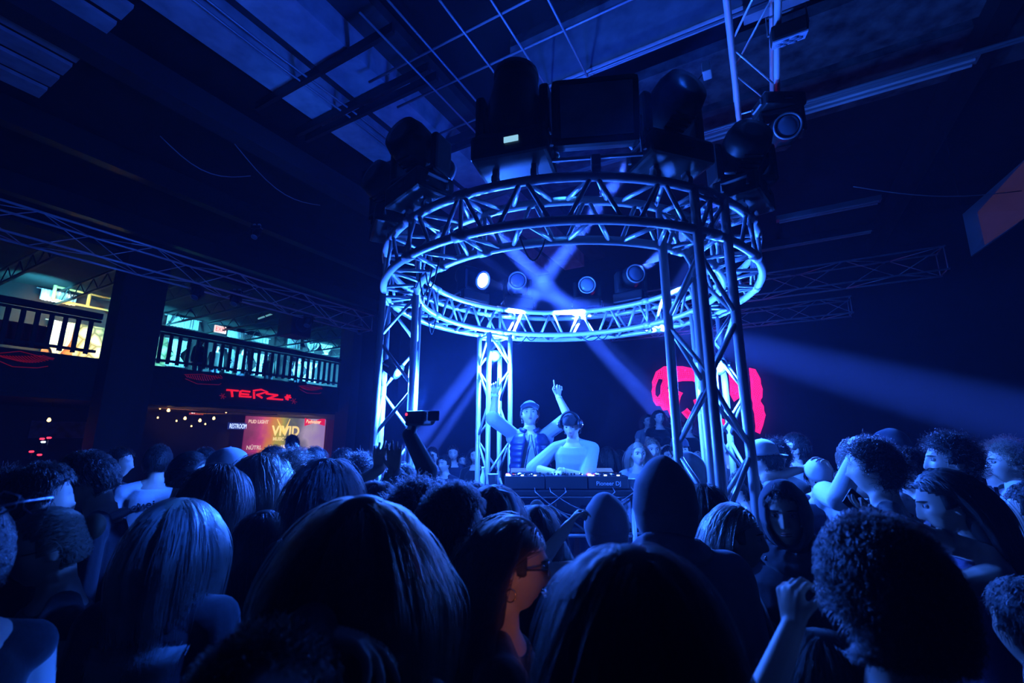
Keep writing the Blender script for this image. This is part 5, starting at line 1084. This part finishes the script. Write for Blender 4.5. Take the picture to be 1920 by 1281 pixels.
# string bulbs
BULB = mat('bulb_glow', (1, .7, .3), .3, emit=(1., .55, .16), es=6.); BS = [(277, 754), (300, 766), (316, 769), (347, 784), (375, 788), (401, 784), (331, 789), (359, 799), (385, 795), (424, 773), (326, 757), (92, 787), (296, 783)]
for k, (x, y) in enumerate(BS):
    dp = (-14.4, -14.8, -14.2, -14.9, -14.5, -14.6)[k % 6]; q = onp(x, y, dp); t = empty('string_bulb', W(dp, q[1], q[2]), 0, 'small warm glowing bulb hanging on a wire under the balcony', 'bulb', 'string bulbs under the balcony')
    big = k in (0, 2, 3, 4, 5, 11); mb = MB(); mb.lathe([(.001, -.055), (.03, -.04), (.038, -.01), (.02, .03), (.016, .04)], n=12) if big else mb.lathe([(.001, -.03), (.018, -.02), (.02, 0), (.01, .02)], n=10); mb.build('glass_globe', BULB, t, True)
    mb = MB(); mb.lathe([(.016, .035), (.018, .075), (.004, .08)], n=10); mb.build('socket', BLK, t, True)
    if q[2] < 2.6: mb = MB(); mb.tube((0, 0, .08), (0, 0, 2.62-q[2]), .004, n=5); mb.build('hanging_wire', BLK, t)
for k, (c0, c1) in enumerate((((277, 751), (470, 772)), ((370, 775), (520, 772)))):
    q0 = onp(*c0, -14.4); q1 = onp(*c1, -14.4); bar('lit_conduit', [W(-14.4, q0[1], min(2.6, q0[2])), W(-14.4, q1[1], min(2.58, q1[2]))], .016, mat('orange_pipe', (.8, .4, .12), .4), ['warm-lit pipe under the balcony, left run', 'warm-lit pipe under the balcony, right run'][k], 'pipe')
# bar lights, far left
for k, (x, y, c, lb) in enumerate(((79, 823, LED_R, 'red bar lamp above the white one at the far left'), (81, 829, LED_W, 'white bar lamp at the far left'), (59, 847, LED_R, 'red lamp low at the far left'), (74, 853, LED_R, 'lowest red lamp at the far left'), (92, 821, LED_R, 'small red lamp right of the white bar lamp'))):
    q = onp(x, y, -14.0); t = empty('bar_lamp', W(-14.0, q[1], q[2]), 0, lb, 'lamp'); mb = MB(); mb.lathe([(.03, -.02), (.045, 0), (.03, .02)], n=12); mb.build('lamp_globe', c, t, True)
    mb = MB(); mb.tube((0, 0, -.02), (0, 0, -.16), .012); mb.build('lamp_stem', BLK, t)
q = onp(122, 806, -16.9); t = empty('wall_sign', W(-16.9, q[1], q[2]), -A, 'dim bluish lettered board on the wall at far left under the warm bulb', 'sign'); mb = MB(); mb.box((0, 0, 0), (.04, 1.4, .45), bev=.01); mb.build('board', mat('dim_board', (.10, .10, .2), .5, noise=((.03, .03, .03), 6.)), t)
for s_, z_, e_ in ((1.0, 4.6, 300), (4.2, 5.6, 420), (7.2, 4.9, 800), (9.6, 4.6, 1300), (12., 4.6, 1800), (14.4, 4.6, 2600)):
    light('cyan_room', 'SPOT', W(-16.9, s_, z_), e_, (.08, .62, .95), .15, W(-18.7, s_, z_+.1), R(125), .7)
light('warm_room', 'SPOT', W(-16.9, 4.6, 5.0), 420, (1., .62, .18), .2, W(-18.6, 5.2, 5.0), R(95), .5); light('warm_room', 'SPOT', W(-17.2, 5.6, 4.6), 160, (1., .62, .18), .2, W(-18.6, 5.6, 4.3), R(70), .5)
light('red_room', 'SPOT', W(-14.2, 1.0, 5.4), 160, (1., .02, .04), .2, W(-15.5, 1.0, 4.2), R(90), .6)
light('warm_low', 'SPOT', W(-14.6, 6.5, 1.6), 30, (1., .5, .15), .1, W(-15., 7.5, 2.7), R(130), .5)
light('banner_spot', 'SPOT', W(-14.5, 11.0, 2.45), 60, (1., .75, .6), .1, W(-16.6, 11.6, 1.9), R(110), .6)
# dark partition beside the banner, edge at the hall end
mb = MB(); rbox(mb, -13.35, -12.7, 11.1, 11.5, 0, CH+.4); struct('wall_end', mb, mat('end_wall_paint', (.05, .05, .07), .8))
# ------------------------------------------------------------------ rear wall: pink net artwork
S_ = 13.80
t = empty('net_artwork', W(0, S_, 0), -A, 'glowing pink symmetrical net artwork with skull-like lobes on the rear wall', 'artwork')
PKC = (1., .01, .16); PK = mat('pink_net', (.9, .03, .25), .5, emit=PKC, es=1.5); PK2 = mat('pink_sheet', (.8, .03, .22), .6, emit=PKC, es=.30)
def sq(x, y): q = ons(x, y, S_-.06); return Vector((q[0], -.06, q[2]))
U = lambda l: [(1180+x*300/1920, 700+y*300/1920) for x, y in l]
outer = U([(330, -10), (285, 110), (280, 220), (300, 330), (330, 380), (380, 380), (410, 435), (470, 430), (500, 505), (560, 515), (580, 450), (590, 330), (630, 240), (560, 215), (450, 200), (450, 150), (520, 100), (640, 80), (760, 80), (830, 120), (860, 60), (840, -30), (640, -70), (420, -70)])
hole = U([(345, 60), (310, 150), (305, 260), (340, 300), (380, 250), (385, 150), (410, 70)])
right = U([(1450, -60), (1500, -40), (1560, 70), (1585, 190), (1580, 290), (1560, 340), (1600, 400), (1620, 500), (1590, 620), (1555, 720), (1525, 700), (1520, 560), (1495, 420), (1480, 300), (1470, 120)])
midl = U([(780, 330), (840, 300), (870, 340), (830, 420), (800, 420)]); midr = U([(1200, -20), (1300, 60), (1320, 280), (1260, 330), (1220, 250)]); midb = U([(1090, 540), (1130, 560), (1140, 620), (1100, 640)]); mid2 = U([(640, 470), (690, 430), (760, 500), (700, 540)])
def inside(pt, poly):
    x, y = pt; c = False; j = len(poly)-1
    for i in range(len(poly)):
        xi, yi = poly[i]; xj, yj = poly[j]
        if (yi > y) != (yj > y) and x < (xj-xi)*(y-yi)/(yj-yi)+xi: c = not c
        j = i
    return c
def net(poly, holes, step, slope, rad, name='net_strand'):
    mb = MB(); x0 = min(p[0] for p in poly); x1 = max(p[0] for p in poly); y0 = min(p[1] for p in poly); y1 = max(p[1] for p in poly)
    for fam in (0, 1):
        k = -60
        while k < 60:
            run = []
            for q in range(90):
                u = q/89
                if fam == 0: x = x0+(x1-x0)*u; y = y0+k*step+slope*(x-x0)+3*math.sin(x*.12)
                else: y = y0+(y1-y0)*u; x = x0+k*step-slope*(y-y0)+3*math.sin(y*.1)
                ok = inside((x, y), poly) and not any(inside((x, y), h) for h in holes)
                if ok: run.append(sq(x, y))
                if (not ok or q == 89) and run:
                    if len(run) > 1: mb.path(run, rad, 4)
                    run = []
            k += 1
    return mb.build(name, PK, t)
for poly in (outer, right, midl, midr, midb, mid2):
    mb = MB(); mb.path([sq(*q) for q in poly], .035, 6, closed=True); mb.build('net_rim', PK, t, True)
mb = MB(); mb.path([sq(*q) for q in hole], .02, 6, closed=True); mb.build('net_rim', PK, t, True)
net(outer, [hole], 3.6, .35, .013); net(right, [], 4.2, .5, .014); net(midr, [], 4.5, .4, .014)
def plate(poly, y=-.03):
    mb = MB(); V = [sq(*q) for q in poly]; m_ = len(V); mb.add([Vector((v.x, y, v.z)) for v in V]+[Vector((v.x, y+.01, v.z)) for v in V], [tuple(range(m_)), tuple(range(2*m_-1, m_-1, -1))]+[(i, m_+i, m_+(i+1) % m_, (i+1) % m_) for i in range(m_)]); return mb.build('net_sheet', PK2, t)
plate(U([(420, -70), (400, 30), (420, 150), (400, 260), (340, 330), (400, 420), (470, 430), (500, 505), (560, 515), (580, 450), (590, 330), (620, 240), (500, 215), (450, 190), (450, 140), (520, 100), (640, 80), (760, 80), (830, 120), (860, 60), (840, -30), (640, -70)])); plate(midl); plate(midb); plate(mid2); plate(midr)
plate(U([(1500, 300), (1560, 340), (1580, 390), (1500, 400)]))
# hanging banner frame, upper right
t = empty('hanging_screen', W(7.6, 6.9, 5.0), 0, 'tilted pale-framed projection screen hung at the upper right edge', 'screen')
c = [T_(1806, 404, 6.0), T_(1822, 482, 6.0), T_(1960, 385, 5.4), T_(1960, 268, 5.4)]; o_ = Vector(t.location); nrm = (c[1]-c[0]).cross(c[2]-c[0]).normalized()*.05
mb = MB(); V = [v-o_ for v in c]+[v-o_+nrm for v in c]; mb.add(V, [(0, 1, 2, 3), (7, 6, 5, 4), (0, 4, 5, 1), (1, 5, 6, 2), (2, 6, 7, 3), (3, 7, 4, 0)]); mb.build('screen_frame', mat('screen_frame_paint', (.25, .26, .3), .7), t)
i4 = [c[0]*.80+c[2]*.20, c[1]*.80+c[3]*.02+c[2]*.18, c[2]*.9+c[1]*.1, c[3]*.85+c[0]*.15]
mb = MB(); V = [v-o_+nrm*1.04 for v in i4]+[v-o_+nrm*1.2 for v in i4]; mb.add(V, [(0, 1, 2, 3), (7, 6, 5, 4), (0, 4, 5, 1), (1, 5, 6, 2), (2, 6, 7, 3), (3, 7, 4, 0)]); mb.build('screen_image', mat('screen_image', (.1, .05, .08), .6, emit=(.12, .06, .14), es=.16, noise=((.02, .02, .05), 2.)), t)
mb = MB(); 
for v in (c[0], c[3]): mb.tube(v-o_, v-o_+Vector((0, 0, CH-v.z+.3)), .006, n=5)
mb.build('suspension_wire', BLK, t)
# wires across the dark
def wire(pts, label, r=.006): bar('wire', pts, r, mat('wire_grey', (.25, .26, .28), .5), label, 'wire', n_=5)
wire([T_(1600, 350, 5.0)*(1-u)+T_(1915, 358, 5.0)*u+Vector((0, 0, -.10*math.sin(PI*u))) for u in np.linspace(0, 1, 12)], 'long sagging wire crossing the dark at upper right')
wire([T_(1035, 0, 3.)*(1-u)+T_(1014, 200, 3.2)*u for u in np.linspace(0, 1, 3)], 'vertical cable rising above the square blinder') if 0 else None
for k, (p0_, p1_) in enumerate((((300, 255), (470, 330)), ((440, 270), (600, 385)))):
    wire([atZ(*p0_, CH-.3)*(1-u)+atZ(*p1_, CH-.3)*u+Vector((0, 0, -.25*math.sin(PI*u))) for u in np.linspace(0, 1, 10)], ['thin wire under the dark roof at upper left', 'second thin wire under the dark roof nearer the ring'][k], .008)
# cables tangled on the ring
for k in range(10):
    a0 = R(random.uniform(195, 350) if k < 5 else random.uniform(20, 160)); a1 = a0+R(random.uniform(7, 16)); sag = random.uniform(.08, .22)
    mb = MB(); mb.path([rp(a0+(a1-a0)*u, RI+.04, ZL-.03*0+.03-sag*math.sin(PI*u)) for u in np.linspace(0, 1, 14)], .005, 6)
    tag(mb.build('rig_cable', BLK, smooth=True), 'black cable loop sagging from the ring truss', 'cable', 'cable loops on the ring truss')
flush_remesh()
dg = bpy.context.evaluated_depsgraph_get()
for o in TEXTS:
    me = bpy.data.meshes.new_from_object(o.evaluated_get(dg), depsgraph=dg); nm = o.name; n_ = bpy.data.objects.new('tmp', me); COL.objects.link(n_); n_.parent = o.parent; n_.matrix_local = o.matrix_local.copy()
    mt = o.data.materials[0]; me.materials.clear(); me.materials.append(mt); bpy.data.objects.remove(o); n_.name = nm; me.name = nm
